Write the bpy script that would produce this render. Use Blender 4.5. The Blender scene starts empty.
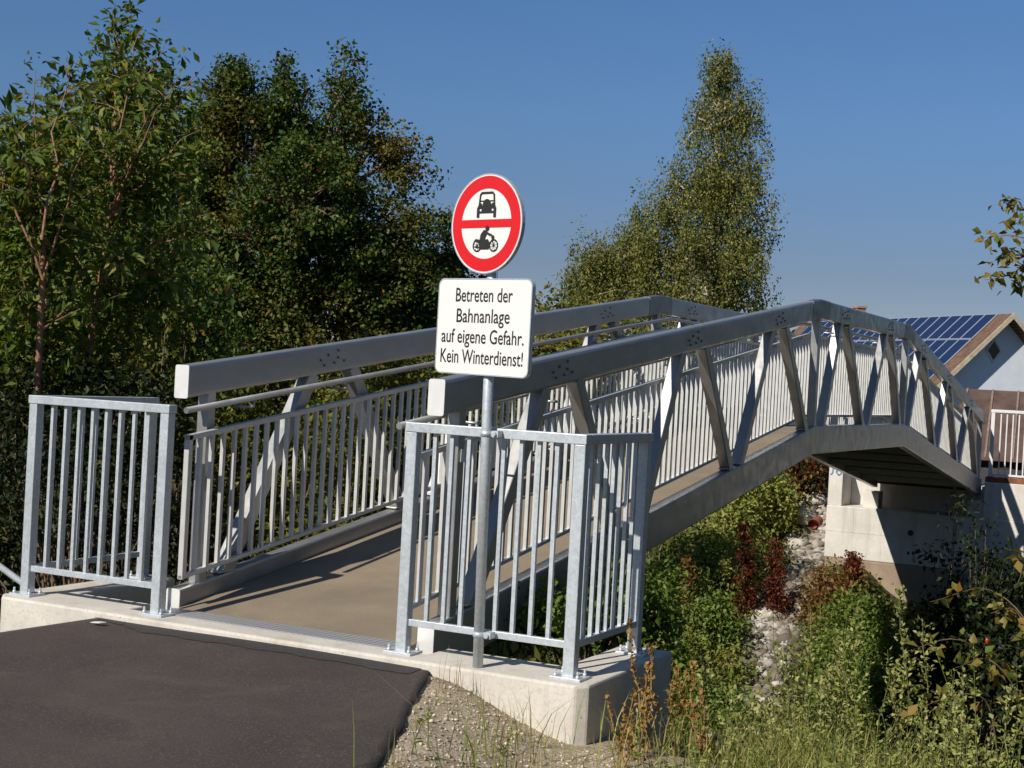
import bpy, bmesh, math, random
import numpy as np
from mathutils import Vector, Matrix

C = bpy.context.scene
COL = C.collection
RNG = np.random.default_rng(7)
random.seed(7)

# ------------------------------------------------------------------ camera
FPX = 1459.95
CAM = np.array([2.60702, -5.99517, 1.33537])
_yaw, _pit, _rol = -0.46282, -0.004, 0.05415
_F = np.array([math.sin(_yaw)*math.cos(_pit), math.cos(_yaw)*math.cos(_pit), math.sin(_pit)])
_R0 = np.array([math.cos(_yaw), -math.sin(_yaw), 0.0])
_U0 = np.cross(_R0, _F)
CR = math.cos(_rol)*_R0 + math.sin(_rol)*_U0
CU = -math.sin(_rol)*_R0 + math.cos(_rol)*_U0
CF = _F
cam_d = bpy.data.cameras.new('camera')
cam_d.sensor_fit = 'HORIZONTAL'
cam_d.sensor_width = 36.0
cam_d.lens = 36.0*FPX/1024.0
cam_d.clip_start = 0.05
cam_d.clip_end = 6000
cam = bpy.data.objects.new('camera', cam_d)
COL.objects.link(cam)
cam.matrix_world = Matrix(((CR[0], CU[0], -CF[0], CAM[0]), (CR[1], CU[1], -CF[1], CAM[1]),
                           (CR[2], CU[2], -CF[2], CAM[2]), (0, 0, 0, 1)))
C.camera = cam

# ------------------------------------------------------------------ light
SUN_TO = Vector((0.27, 1.0, -0.81)).normalized()        # direction the sunlight travels
SUN_STRENGTH = 4.9
SKY_STRENGTH = 0.088
EXPOSURE = 0.15
world = bpy.data.worlds.new("World")
C.world = world
world.use_nodes = True
wn = world.node_tree
bg = wn.nodes['Background']
sky = wn.nodes.new('ShaderNodeTexSky')
sky.sky_type = 'NISHITA'
sky.sun_disc = False
sky.sun_elevation = math.asin(-SUN_TO.z)
sky.sun_rotation = math.atan2(-SUN_TO.x, -SUN_TO.y)
sky.altitude = 2500
sky.air_density = 0.85
sky.dust_density = 0.05
sky.ozone_density = 2.6
tint = wn.nodes.new('ShaderNodeMix'); tint.data_type = 'RGBA'; tint.blend_type = 'MULTIPLY'
tint.inputs[0].default_value = 1.0
wn.links.new(sky.outputs[0], tint.inputs[6]); tint.inputs[7].default_value = (.88, 1.0, 1.05, 1)
# duller band of air near the horizon
tcw = wn.nodes.new('ShaderNodeTexCoord'); sepw = wn.nodes.new('ShaderNodeSeparateXYZ')
wn.links.new(tcw.outputs['Generated'], sepw.inputs[0])
rw = wn.nodes.new('ShaderNodeValToRGB'); rw.color_ramp.elements[0].position = 0.0; rw.color_ramp.elements[0].color = (.60, .45, .41, 1)
rw.color_ramp.elements[1].position = .27; rw.color_ramp.elements[1].color = (.78, .92, 1.0, 1)
e_ = rw.color_ramp.elements.new(.08); e_.color = (.634, .503, .472, 1)
e_ = rw.color_ramp.elements.new(.18); e_.color = (.76, .80, .82, 1)
wn.links.new(sepw.outputs[2], rw.inputs[0])
tint2 = wn.nodes.new('ShaderNodeMix'); tint2.data_type = 'RGBA'; tint2.blend_type = 'MULTIPLY'; tint2.inputs[0].default_value = 1.0
wn.links.new(tint.outputs[2], tint2.inputs[6]); wn.links.new(rw.outputs[0], tint2.inputs[7])
wn.links.new(tint2.outputs[2], bg.inputs[0])
bg.inputs[1].default_value = SKY_STRENGTH
sun_d = bpy.data.lights.new('sun', 'SUN')
sun_d.energy = SUN_STRENGTH
sun_d.angle = math.radians(0.5)
sun_d.color = (1.0, 0.94, 0.84)
sun = bpy.data.objects.new('sun', sun_d)
COL.objects.link(sun)
sun.rotation_euler = SUN_TO.to_track_quat('-Z', 'Y').to_euler()
C.view_settings.view_transform = 'Standard'
C.view_settings.look = 'None'
C.view_settings.exposure = EXPOSURE
C.view_settings.gamma = 1.0
C.view_settings.use_curve_mapping = False

# ------------------------------------------------------------------ helpers
def pd(u, v, D):
    """world point seen at photo position u,v at depth D metres along the view axis"""
    return CAM + D*((u-512)*CR/FPX - (v-384)*CU/FPX + CF)

def tag(o, label=None, cat=None, group=None, kind=None):
    if label: o['label'] = label
    if cat: o['category'] = cat
    if group: o['group'] = group
    if kind: o['kind'] = kind
    return o

def root_of(o):
    while o.parent is not None: o = o.parent
    return o

def empty(name, loc):
    o = bpy.data.objects.new(name, None)
    o.empty_display_size = 0.2
    COL.objects.link(o)
    o.location = Vector([float(c) for c in loc])
    return o

def link_mesh(name, me, mats, parent=None):
    o = bpy.data.objects.new(name, me)
    COL.objects.link(o)
    for m in (mats if isinstance(mats, (list, tuple)) else [mats]):
        me.materials.append(m)
    if parent is not None:
        o.parent = parent
    return o

def np_mesh(name, V, Fc, mats, parent=None, origin=None, smooth=False, mi=None, attrs=None):
    """V (n,3) world coords, Fc (m,k) faces of one size"""
    V = np.asarray(V, dtype=np.float64)
    if origin is None:
        origin = np.array(root_of(parent).location) if parent is not None else np.zeros(3)
    me = bpy.data.meshes.new(name)
    Fc = np.asarray(Fc, dtype=np.int32)
    n, k = Fc.shape
    me.vertices.add(len(V)); me.vertices.foreach_set('co', (V-origin).astype(np.float32).ravel())
    me.loops.add(n*k); me.loops.foreach_set('vertex_index', Fc.ravel())
    me.polygons.add(n)
    me.polygons.foreach_set('loop_start', np.arange(0, n*k, k, dtype=np.int32))
    me.polygons.foreach_set('loop_total', np.full(n, k, dtype=np.int32))
    if smooth: me.polygons.foreach_set('use_smooth', np.ones(n, dtype=bool))
    if mi is not None: me.polygons.foreach_set('material_index', np.asarray(mi, dtype=np.int32))
    if attrs:
        for an, av in attrs.items():
            a = me.attributes.new(an, 'FLOAT', 'POINT')
            a.data.foreach_set('value', np.asarray(av, dtype=np.float32))
    me.update(calc_edges=True)
    o = link_mesh(name, me, mats, parent)
    if parent is None:
        o.location = Vector([float(c) for c in origin])
    return o

class MB:
    """collects shapes; build() links them as one mesh object"""
    def __init__(s): s.v = []; s.f = []; s.m = []; s.cur = 0; s.sm = []; s.smooth = False
    def add(s, vs, fs):
        b = len(s.v); s.v += [tuple(float(c) for c in v) for v in vs]
        for f in fs:
            s.f.append(tuple(b+i for i in f)); s.m.append(s.cur); s.sm.append(s.smooth)
    def box(s, x0, x1, y0, y1, z0, z1):
        s.add([(x0,y0,z0),(x1,y0,z0),(x1,y1,z0),(x0,y1,z0),(x0,y0,z1),(x1,y0,z1),(x1,y1,z1),(x0,y1,z1)],
              [(0,3,2,1),(4,5,6,7),(0,1,5,4),(1,2,6,5),(2,3,7,6),(3,0,4,7)])
    def bar(s, a, b, w, h, side=None):
        """box along a-b; w = size along side vector, h = size along the third axis"""
        a = Vector([float(c) for c in a]); b = Vector([float(c) for c in b]); d = (b-a).normalized()
        sd = Vector(side) if side is not None else (Vector((0,0,1)) if abs(d.z) < .9 else Vector((1,0,0)))
        up = d.cross(sd).normalized(); sd = up.cross(d).normalized()
        o = [(-1,-1),(1,-1),(1,1),(-1,1)]
        vs = [a+sd*(w/2*i)+up*(h/2*j) for i, j in o]+[b+sd*(w/2*i)+up*(h/2*j) for i, j in o]
        s.add(vs, [(3,2,1,0),(4,5,6,7),(0,1,5,4),(1,2,6,5),(2,3,7,6),(3,0,4,7)])
    def tube(s, pts, r, n=10, cap=True):
        pts = [Vector([float(c) for c in p]) for p in pts]
        rs = r if isinstance(r, (list, tuple)) else [r]*len(pts)
        b = len(s.v); prev = None
        for i, p in enumerate(pts):
            d = (pts[min(i+1, len(pts)-1)]-pts[max(i-1, 0)])
            d = d.normalized() if d.length > 1e-9 else Vector((0,0,1))
            ref = prev if prev is not None else (Vector((1,0,0)) if abs(d.x) < .9 else Vector((0,1,0)))
            x = (ref-d*ref.dot(d)).normalized(); y = d.cross(x); prev = x
            for k in range(n):
                t = 2*math.pi*k/n
                q = p+x*(rs[i]*math.cos(t))+y*(rs[i]*math.sin(t)); s.v.append(tuple(q))
        sv = s.smooth
        for i in range(len(pts)-1):
            for k in range(n):
                k2 = (k+1) % n
                s.f.append((b+i*n+k, b+i*n+k2, b+(i+1)*n+k2, b+(i+1)*n+k)); s.m.append(s.cur); s.sm.append(True)
        if cap:
            s.f.append(tuple(b+k for k in reversed(range(n)))); s.m.append(s.cur); s.sm.append(False)
            e = b+(len(pts)-1)*n
            s.f.append(tuple(e+k for k in range(n))); s.m.append(s.cur); s.sm.append(False)
    def loft(s, rings, cap=True, closed=True):
        b = len(s.v); n = len(rings[0])
        for r in rings: s.v += [tuple(float(c) for c in p) for p in r]
        for i in range(len(rings)-1):
            for k in range(n if closed else n-1):
                k2 = (k+1) % n
                s.f.append((b+i*n+k, b+i*n+k2, b+(i+1)*n+k2, b+(i+1)*n+k)); s.m.append(s.cur); s.sm.append(s.smooth)
        if cap:
            s.f.append(tuple(b+k for k in reversed(range(n)))); s.m.append(s.cur); s.sm.append(False)
            e = b+(len(rings)-1)*n
            s.f.append(tuple(e+k for k in range(n))); s.m.append(s.cur); s.sm.append(False)
    def prism(s, poly, fn, t0, t1):
        """poly: 2D outline (ccw); fn(a,b,t) -> 3D"""
        n = len(poly)
        vs = [fn(a, b, t0) for a, b in poly]+[fn(a, b, t1) for a, b in poly]
        fs = [tuple(reversed(range(n))), tuple(range(n, 2*n))]+[(i, (i+1) % n, n+(i+1) % n, n+i) for i in range(n)]
        s.add(vs, fs)
    def build(s, name, mats, parent=None, bevel=0.0, origin=None, seg=2):
        if origin is None:
            origin = tuple(root_of(parent).location) if parent is not None else (0, 0, 0)
        me = bpy.data.meshes.new(name)
        me.from_pydata([(x-origin[0], y-origin[1], z-origin[2]) for x, y, z in s.v], [], s.f)
        bm = bmesh.new(); bm.from_mesh(me)
        bmesh.ops.recalc_face_normals(bm, faces=bm.faces)
        bm.to_mesh(me); bm.free()
        me.polygons.foreach_set('material_index', s.m)
        me.polygons.foreach_set('use_smooth', s.sm)
        me.update()
        o = link_mesh(name, me, mats, parent)
        if parent is None: o.location = Vector(origin)
        if bevel > 0:
            md = o.modifiers.new('bevel', 'BEVEL'); md.width = bevel; md.segments = seg; md.limit_method = 'ANGLE'
            md.angle_limit = math.radians(40); md.harden_normals = False
        return o

# ------------------------------------------------------------------ materials
def new_mat(name):
    m = bpy.data.materials.new(name); m.use_nodes = True
    nt = m.node_tree
    return m, nt, nt.nodes['Principled BSDF'], nt.nodes['Material Output']

def nd(nt, t, **kw):
    n = nt.nodes.new(t)
    for k, v in kw.items():
        if k.startswith('_'): n.inputs[k[1:]].default_value = v
        else: setattr(n, k, v)
    return n

def ramp(nt, fac, stops, interp='LINEAR'):
    r = nt.nodes.new('ShaderNodeValToRGB'); r.color_ramp.interpolation = interp
    e = r.color_ramp.elements
    while len(e) < len(stops): e.new(0.5)
    for el, (p, c) in zip(e, stops):
        el.position = p; el.color = (*c, 1) if len(c) == 3 else c
    nt.links.new(fac, r.inputs[0])
    return r.outputs[0]

def noise(nt, scale, detail=4, rough=0.55, coord=None, dist=0.0):
    if coord is None:
        tc = nt.nodes.new('ShaderNodeNewGeometry'); coord = tc.outputs['Position']
    n = nt.nodes.new('ShaderNodeTexNoise')
    n.inputs['Scale'].default_value = scale; n.inputs['Detail'].default_value = detail
    n.inputs['Roughness'].default_value = rough; n.inputs['Distortion'].default_value = dist
    nt.links.new(coord, n.inputs['Vector'])
    return n.outputs['Fac']

def mixc(nt, fac, a, b, typ='MIX'):
    m = nt.nodes.new('ShaderNodeMix'); m.data_type = 'RGBA'; m.blend_type = typ
    for sock, v in ((m.inputs[0], fac), (m.inputs[6], a), (m.inputs[7], b)):
        if hasattr(v, 'is_output'): nt.links.new(v, sock)
        elif isinstance(v, (int, float)): sock.default_value = v
        else: sock.default_value = (*v, 1)
    return m.outputs[2]

def bump(nt, bsdf, h, strength=0.3, dist=0.01):
    b = nt.nodes.new('ShaderNodeBump'); b.inputs['Strength'].default_value = strength
    b.inputs['Distance'].default_value = dist
    nt.links.new(h, b.inputs['Height']); nt.links.new(b.outputs[0], bsdf.inputs['Normal'])

def stretch(nt, sx, sy, sz):
    g = nt.nodes.new('ShaderNodeNewGeometry'); mp = nt.nodes.new('ShaderNodeMapping')
    mp.inputs['Scale'].default_value = (sx, sy, sz)
    nt.links.new(g.outputs['Position'], mp.inputs['Vector'])
    return mp.outputs[0]

def mat_metal(name, lo, hi, metallic, rough, scale=30, spangle=False, dirt=0.25):
    m, nt, b, _ = new_mat(name)
    big = noise(nt, 2.2, 5)
    if spangle:
        v = nd(nt, 'ShaderNodeTexVoronoi'); v.inputs['Scale'].default_value = 75
        g = nt.nodes.new('ShaderNodeNewGeometry'); nt.links.new(g.outputs['Position'], v.inputs['Vector'])
        sep = nt.nodes.new('ShaderNodeSeparateColor'); nt.links.new(v.outputs['Color'], sep.inputs[0])
        fac = sep.outputs[0]
    else:
        fac = noise(nt, scale, 3, coord=stretch(nt, 1, .25, 1))
    c = ramp(nt, fac, [(0.1, lo), (0.9, hi)])
    c = mixc(nt, ramp(nt, big, [(0.45, (0, 0, 0)), (0.75, (dirt,)*3)]), c, tuple(x*.55 for x in lo))
    nt.links.new(c, b.inputs['Base Color'])
    b.inputs['Metallic'].default_value = metallic
    r = ramp(nt, noise(nt, 9, 4), [(0.3, (rough-.08,)*3), (0.7, (rough+.1,)*3)])
    nt.links.new(r, b.inputs['Roughness'])
    bump(nt, b, noise(nt, 160, 2), 0.06, 0.002)
    return m

def mat_simple(name, col, rough=0.6, metallic=0.0, var=0.15, scale=12, bumps=0.0):
    m, nt, b, _ = new_mat(name)
    c = ramp(nt, noise(nt, scale, 5), [(0.3, tuple(x*(1-var) for x in col)), (0.7, tuple(min(1, x*(1+var)) for x in col))])
    nt.links.new(c, b.inputs['Base Color'])
    b.inputs['Roughness'].default_value = rough; b.inputs['Metallic'].default_value = metallic
    if bumps: bump(nt, b, noise(nt, scale*6, 4), bumps, 0.01)
    return m

def mat_concrete(name, lo, hi, stain, streak=True):
    m, nt, b, _ = new_mat(name)
    c = ramp(nt, noise(nt, 3.5, 8, 0.62), [(0.3, lo), (0.72, hi)])
    c = mixc(nt, ramp(nt, noise(nt, 60, 3), [(0.35, (0.35,)*3), (0.5, (0,)*3)]), c, tuple(x*.75 for x in lo))
    if streak:
        s = noise(nt, 2.2, 5, coord=stretch(nt, 3.5, 3.5, .35))
        c = mixc(nt, ramp(nt, s, [(0.52, (0,)*3), (0.75, (0.6,)*3)]), c, stain)
    hv = nd(nt, 'ShaderNodeTexVoronoi'); hv.inputs['Scale'].default_value = 16; hv.inputs['Randomness'].default_value = 1
    hg = nt.nodes.new('ShaderNodeNewGeometry'); nt.links.new(hg.outputs['Position'], hv.inputs['Vector'])
    hole = ramp(nt, hv.outputs['Distance'], [(.05, (.55,)*3), (.11, (0,)*3)])
    c = mixc(nt, hole, c, tuple(x*.35 for x in lo))
    nt.links.new(c, b.inputs['Base Color'])
    b.inputs['Roughness'].default_value = 0.9
    b.inputs['Specular IOR Level'].default_value = 0.2
    bump(nt, b, noise(nt, 45, 6, 0.7), 0.25, 0.006)
    return m

def mat_leaf(name, stops, trans=0.25, rough=0.5, patch=None, patch_scale=0.9, patch_lo=.55, patch_hi=.72):
    """leaf colour picked per leaf, plus patches of another tint by position in the plant"""
    m, nt, b, out = new_mat(name)
    g = nt.nodes.new('ShaderNodeNewGeometry')
    c = ramp(nt, g.outputs['Random Per Island'], stops)
    if patch:
        f = ramp(nt, noise(nt, patch_scale, 4, .6), [(patch_lo, (0,)*3), (patch_hi, (.85,)*3)])
        c = mixc(nt, f, c, patch)
    nt.links.new(c, b.inputs['Base Color'])
    b.inputs['Roughness'].default_value = rough
    b.inputs['Specular IOR Level'].default_value = 0.18
    t = nt.nodes.new('ShaderNodeBsdfTranslucent')
    tc = mixc(nt, 1.0, c, (1.5, 1.35, .55), 'MULTIPLY')
    nt.links.new(tc, t.inputs['Color'])
    mx = nt.nodes.new('ShaderNodeMixShader'); mx.inputs[0].default_value = trans
    nt.links.new(b.outputs[0], mx.inputs[1]); nt.links.new(t.outputs[0], mx.inputs[2])
    nt.links.new(mx.outputs[0], out.inputs['Surface'])
    return m

M = {}
M['galv'] = mat_metal('galvanised', (.50, .54, .57), (.60, .64, .67), .42, .42, spangle=True, dirt=.2)
M['alu'] = mat_metal('bridge_steel', (.34, .34, .335), (.44, .44, .43), .66, .40, scale=14)
M['alu_rail'] = mat_metal('rail_steel', (.52, .52, .50), (.64, .64, .62), .35, .45, scale=14, dirt=.1)
M['cap'] = mat_metal('end_cap_metal', (.72, .71, .69), (.85, .84, .82), .25, .3, scale=20, dirt=.15)
M['alu_dark'] = mat_metal('splice_shade_steel', (.22, .22, .215), (.30, .30, .29), .8, .45, scale=14)  # darker base colour carries the shade seen on the splice bands
M['bolt'] = mat_simple('bolt_dark', (.16, .16, .16), .5, .6)
M['concrete'] = mat_concrete('concrete', (.50, .46, .40), (.64, .60, .53), (.38, .33, .27))
M['concrete_far'] = mat_concrete('concrete_weathered', (.54, .51, .465), (.68, .65, .60), (.40, .35, .29))
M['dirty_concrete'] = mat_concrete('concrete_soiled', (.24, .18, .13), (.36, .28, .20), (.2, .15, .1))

def mat_asphalt():
    m, nt, b, _ = new_mat('asphalt')
    c = ramp(nt, noise(nt, 1.3, 6, .6), [(0.3, (.046, .036, .033)), (0.72, (.072, .058, .051))])
    f = ramp(nt, noise(nt, 110, 3), [(0.55, (0,)*3), (0.68, (.7,)*3)])
    c = mixc(nt, f, c, (.15, .13, .115))
    f2 = ramp(nt, noise(nt, 0.8, 5, .6, coord=stretch(nt, 1, 2.2, 1), dist=.4), [(0.54, (0,)*3), (0.7, (.35,)*3)])
    c = mixc(nt, f2, c, (.11, .095, .08))
    cv = nd(nt, 'ShaderNodeTexVoronoi', feature='DISTANCE_TO_EDGE'); cv.inputs['Scale'].default_value = .55
    mpn = nt.nodes.new('ShaderNodeVectorMath'); mpn.operation = 'ADD'
    gp = nt.nodes.new('ShaderNodeNewGeometry'); nn = nt.nodes.new('ShaderNodeTexNoise'); nn.inputs['Scale'].default_value = 3.0; nn.inputs['Detail'].default_value = 6
    nt.links.new(gp.outputs['Position'], nn.inputs['Vector']); nt.links.new(gp.outputs['Position'], mpn.inputs[0])
    nt.links.new(nn.outputs['Color'], mpn.inputs[1]); nt.links.new(mpn.outputs[0], cv.inputs['Vector'])
    ck = ramp(nt, cv.outputs['Distance'], [(.0, (.25,)*3), (.005, (0,)*3)])
    c = mixc(nt, ck, c, (.018, .015, .013))
    dust = ramp(nt, noise(nt, 2.4, 8, .7, dist=.8), [(.55, (0,)*3), (.8, (.4,)*3)])
    c = mixc(nt, dust, c, (.14, .115, .09))
    nt.links.new(c, b.inputs['Base Color'])
    b.inputs['Roughness'].default_value = .85
    b.inputs['Specular IOR Level'].default_value = .25
    bump(nt, b, noise(nt, 260, 4, .7), .5, .004)
    return m
M['asphalt'] = mat_asphalt()
M['asphalt_seam'] = mat_simple('asphalt_joint', (.040, .036, .034), .85, 0, .3, 60, .5)

def mat_deck():
    m, nt, b, _ = new_mat('deck_surface')
    c = ramp(nt, noise(nt, 2.0, 6, .6), [(0.3, (.215, .170, .115)), (0.7, (.315, .250, .172))])
    f = ramp(nt, noise(nt, 180, 3), [(0.4, (.5,)*3), (0.6, (0,)*3)])
    c = mixc(nt, f, c, (.13, .10, .065))
    st = ramp(nt, noise(nt, 1.1, 6, .65, dist=.6), [(.5, (0,)*3), (.72, (.55,)*3)])
    c = mixc(nt, st, c, (.14, .115, .085))
    nt.links.new(c, b.inputs['Base Color']); b.inputs['Roughness'].default_value = .9
    bump(nt, b, noise(nt, 200, 3), .4, .003)
    return m
M['deck'] = mat_deck()

def mat_tread():
    m, nt, b, _ = new_mat('tread_plate')
    g = nt.nodes.new('ShaderNodeNewGeometry')
    ck = nd(nt, 'ShaderNodeTexChecker'); ck.inputs['Scale'].default_value = 38
    mp = nt.nodes.new('ShaderNodeMapping'); mp.inputs['Rotation'].default_value = (0, 0, .78)
    nt.links.new(g.outputs['Position'], mp.inputs[0]); nt.links.new(mp.outputs[0], ck.inputs['Vector'])
    c = ramp(nt, ck.outputs['Fac'], [(0, (.36, .36, .36)), (1, (.56, .56, .56))])
    nt.links.new(c, b.inputs['Base Color']); b.inputs['Metallic'].default_value = .6; b.inputs['Roughness'].default_value = .5
    bump(nt, b, ck.outputs['Fac'], .6, .004)
    return m
M['tread'] = mat_tread()

def mat_ground():
    m, nt, b, _ = new_mat('ground_soil')
    def at(n):
        a = nt.nodes.new('ShaderNodeAttribute'); a.attribute_name = n; return a.outputs['Fac']
    soil = ramp(nt, noise(nt, 1.6, 7, .65), [(0.3, (.035, .032, .016)), (0.5, (.055, .06, .022)), (0.75, (.085, .075, .035))])
    v = nd(nt, 'ShaderNodeTexVoronoi'); v.inputs['Scale'].default_value = 85
    g = nt.nodes.new('ShaderNodeNewGeometry'); nt.links.new(g.outputs['Position'], v.inputs['Vector'])
    sp = nt.nodes.new('ShaderNodeSeparateColor'); nt.links.new(v.outputs['Color'], sp.inputs[0])
    grav = ramp(nt, sp.outputs[0], [(0, (.40, .32, .22)), (.5, (.52, .43, .31)), (1, (.64, .56, .43))])
    grav = mixc(nt, ramp(nt, noise(nt, 5, 5), [(.4, (.4,)*3), (.6, (0,)*3)]), grav, (.24, .18, .115))
    rock = ramp(nt, noise(nt, 4, 8, .7), [(0.3, (.14, .11, .08)), (0.7, (.34, .31, .27))])
    c = mixc(nt, at('gravel'), soil, grav)
    c = mixc(nt, at('rock'), c, rock)
    nt.links.new(c, b.inputs['Base Color']); b.inputs['Roughness'].default_value = .95
    b.inputs['Specular IOR Level'].default_value = .1
    bump(nt, b, noise(nt, 35, 6, .7), .8, .03)
    return m
M['ground'] = mat_ground()
M['stone'] = mat_simple('pale_stone', (.42, .385, .33), .9, 0, .45, 9, .4)

def mat_pebble():
    m, nt, b, _ = new_mat('pebble')
    g = nt.nodes.new('ShaderNodeNewGeometry')
    c = ramp(nt, g.outputs['Random Per Island'], [(0, (.28, .21, .14)), (.35, (.44, .36, .25)), (.7, (.54, .46, .34)), (1, (.64, .57, .46))])
    nt.links.new(c, b.inputs['Base Color']); b.inputs['Roughness'].default_value = .9
    return m
M['pebble'] = mat_pebble()
def mat_rubble():
    m, nt, b, _ = new_mat('rubble_stone')
    g = nt.nodes.new('ShaderNodeNewGeometry')
    c = ramp(nt, g.outputs['Random Per Island'], [(0, (.10, .08, .055)), (.35, (.22, .19, .155)), (.7, (.34, .31, .27)), (1, (.50, .47, .43))])
    c = mixc(nt, ramp(nt, noise(nt, 1.6, 6), [(.45, (0,)*3), (.62, (.75,)*3)]), c, (.13, .10, .065))
    nt.links.new(c, b.inputs['Base Color']); b.inputs['Roughness'].default_value = .95
    return m
M['rubble'] = mat_rubble()
M['sign_white'] = mat_simple('sign_white', (.74, .73, .70), .4, 0, .03, 4)
M['sign_red'] = mat_simple('sign_red', (.62, .012, .016), .4, 0, .05, 4)
M['sign_black'] = mat_simple('sign_black', (.022, .022, .022), .5, 0, .1)
M['bark'] = mat_simple('bark', (.16, .10, .065), .9, 0, .4, 14, .5)
M['bark_red'] = mat_simple('young_reddish_bark', (.26, .13, .075), .8, 0, .35, 25, .4)

def mat_birch():
    m, nt, b, _ = new_mat('birch_bark')
    s = noise(nt, 3, 5, .6, coord=stretch(nt, 1, 1, 5))
    c = ramp(nt, s, [(.36, (.05, .04, .035)), (.46, (.52, .42, .33)), (.8, (.62, .54, .45))])
    nt.links.new(c, b.inputs['Base Color']); b.inputs['Roughness'].default_value = .8
    return m
M['birch_bark'] = mat_birch()
M['twig'] = mat_simple('twig', (.13, .09, .055), .9, 0, .3, 20)
M['stem_green'] = mat_simple('green_stem', (.13, .15, .05), .7, 0, .3, 20)
M['stem_tan'] = mat_simple('tan_stem', (.28, .18, .07), .8, 0, .3, 20)

DG, MG, LG, OL, YE, OR, RD = (.026, .050, .010), (.050, .088, .016), (.09, .14, .025), (.12, .125, .025), (.22, .18, .032), (.24, .10, .02), (.17, .022, .02)
M['leaf_cherry'] = mat_leaf('leaf_cherry', [(0, MG), (.3, (.075, .12, .022)), (.65, (.13, .19, .035)), (.9, (.18, .19, .04)), (1, (.27, .22, .04))], .34, .42, patch=(.17, .13, .03), patch_lo=.6, patch_hi=.8)
M['leaf_maple'] = mat_leaf('leaf_maple', [(0, DG), (.5, MG), (.8, LG), (.95, OL), (1, OR)], .2, .5, patch=(.17, .105, .025), patch_scale=.55, patch_lo=.5, patch_hi=.72)
M['leaf_birch'] = mat_leaf('leaf_birch', [(0, (.08, .105, .028)), (.4, (.14, .165, .04)), (.75, (.22, .22, .06)), (1, (.34, .29, .09))], .32, .5, patch=(.26, .23, .075), patch_scale=.5)
M['leaf_shrub'] = mat_leaf('leaf_shrub', [(0, MG), (.4, (.07, .095, .02)), (.75, (.12, .14, .03)), (1, YE)], .28, .5, patch=(.24, .19, .04), patch_scale=1.1, patch_lo=.45, patch_hi=.68)
M['leaf_shaded'] = mat_leaf('leaf_shaded', [(0, (.009, .015, .006)), (.6, (.018, .029, .009)), (1, (.04, .045, .014))], .15, .5)  # shade put into the leaf colour, for plants in the dark spots
M['leaf_green'] = mat_leaf('leaf_green', [(0, (.065, .11, .02)), (.5, (.12, .19, .035)), (1, (.22, .26, .06))], .3, .5, patch=(.26, .235, .065), patch_scale=1.1, patch_lo=.5, patch_hi=.7)
M['leaf_yellowgreen'] = mat_leaf('leaf_yellowgreen', [(0, (.15, .20, .04)), (.5, (.25, .28, .065)), (1, (.38, .36, .12))], .3, .5)
M['leaf_red'] = mat_leaf('leaf_red', [(0, (.05, .014, .009)), (.6, (.12, .022, .013)), (1, (.20, .06, .022))], .2, .5)
M['leaf_rust'] = mat_leaf('leaf_rust', [(0, (.07, .04, .015)), (.5, (.16, .075, .025)), (1, (.24, .15, .04))], .25, .5)
M['leaf_autumn'] = mat_leaf('leaf_autumn', [(0, (.02, .03, .01)), (.4, (.04, .05, .014)), (.6, (.09, .02, .012)), (.85, (.12, .03, .015)), (1, (.25, .18, .04))], .2, .5)
M['leaf_bramble'] = mat_leaf('leaf_bramble', [(0, LG), (.5, (.16, .14, .03)), (.9, (.26, .19, .05)), (1, OR)], .3, .45)
M['grass'] = mat_leaf('grass_blade', [(0, (.11, .17, .03)), (.45, (.21, .24, .055)), (.75, (.35, .32, .11)), (1, (.46, .39, .18))], .25, .6)
M['grass_dry'] = mat_leaf('grass_dry', [(0, (.14, .14, .04)), (.5, (.28, .22, .09)), (1, (.4, .31, .16))], .25, .6)
M['seed_tan'] = mat_leaf('seed_tan', [(0, (.16, .11, .03)), (.5, (.30, .18, .05)), (1, (.4, .22, .08))], .2, .7)
M['seed_green'] = mat_leaf('seed_green', [(0, (.15, .18, .05)), (.5, (.27, .28, .09)), (1, (.38, .35, .15))], .2, .7)

# ------------------------------------------------------------------ foliage helpers
def unit(a): return a/np.maximum(np.linalg.norm(a, axis=-1, keepdims=True), 1e-9)

def leaves_geo(P, A, S, W, fold=0.18, rng=RNG):
    """P centres, A leaf axes (unit), S lengths, W widths -> folded leaves of two triangles"""
    n = len(P)
    r = unit(unit(rng.normal(size=(n, 3)))*.75+np.array([0, 0, .8]))      # blades turned up to the light
    side = unit(np.cross(A, r)); nor = np.cross(side, A)
    S = S[:, None]; W = W[:, None]
    base = P-A*S*.5; tip = P+A*S*.5-nor*S*.08
    mid = P-A*S*.08+nor*W*fold
    l = mid+side*W*.5; rr = mid-side*W*.5
    V = np.stack([base, l, tip, rr], 1).reshape(-1, 3)
    i = np.arange(n)*4
    Fc = np.concatenate([np.stack([i, i+2, i+1], 1), np.stack([i, i+3, i+2], 1)], 0)
    return V, Fc

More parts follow.
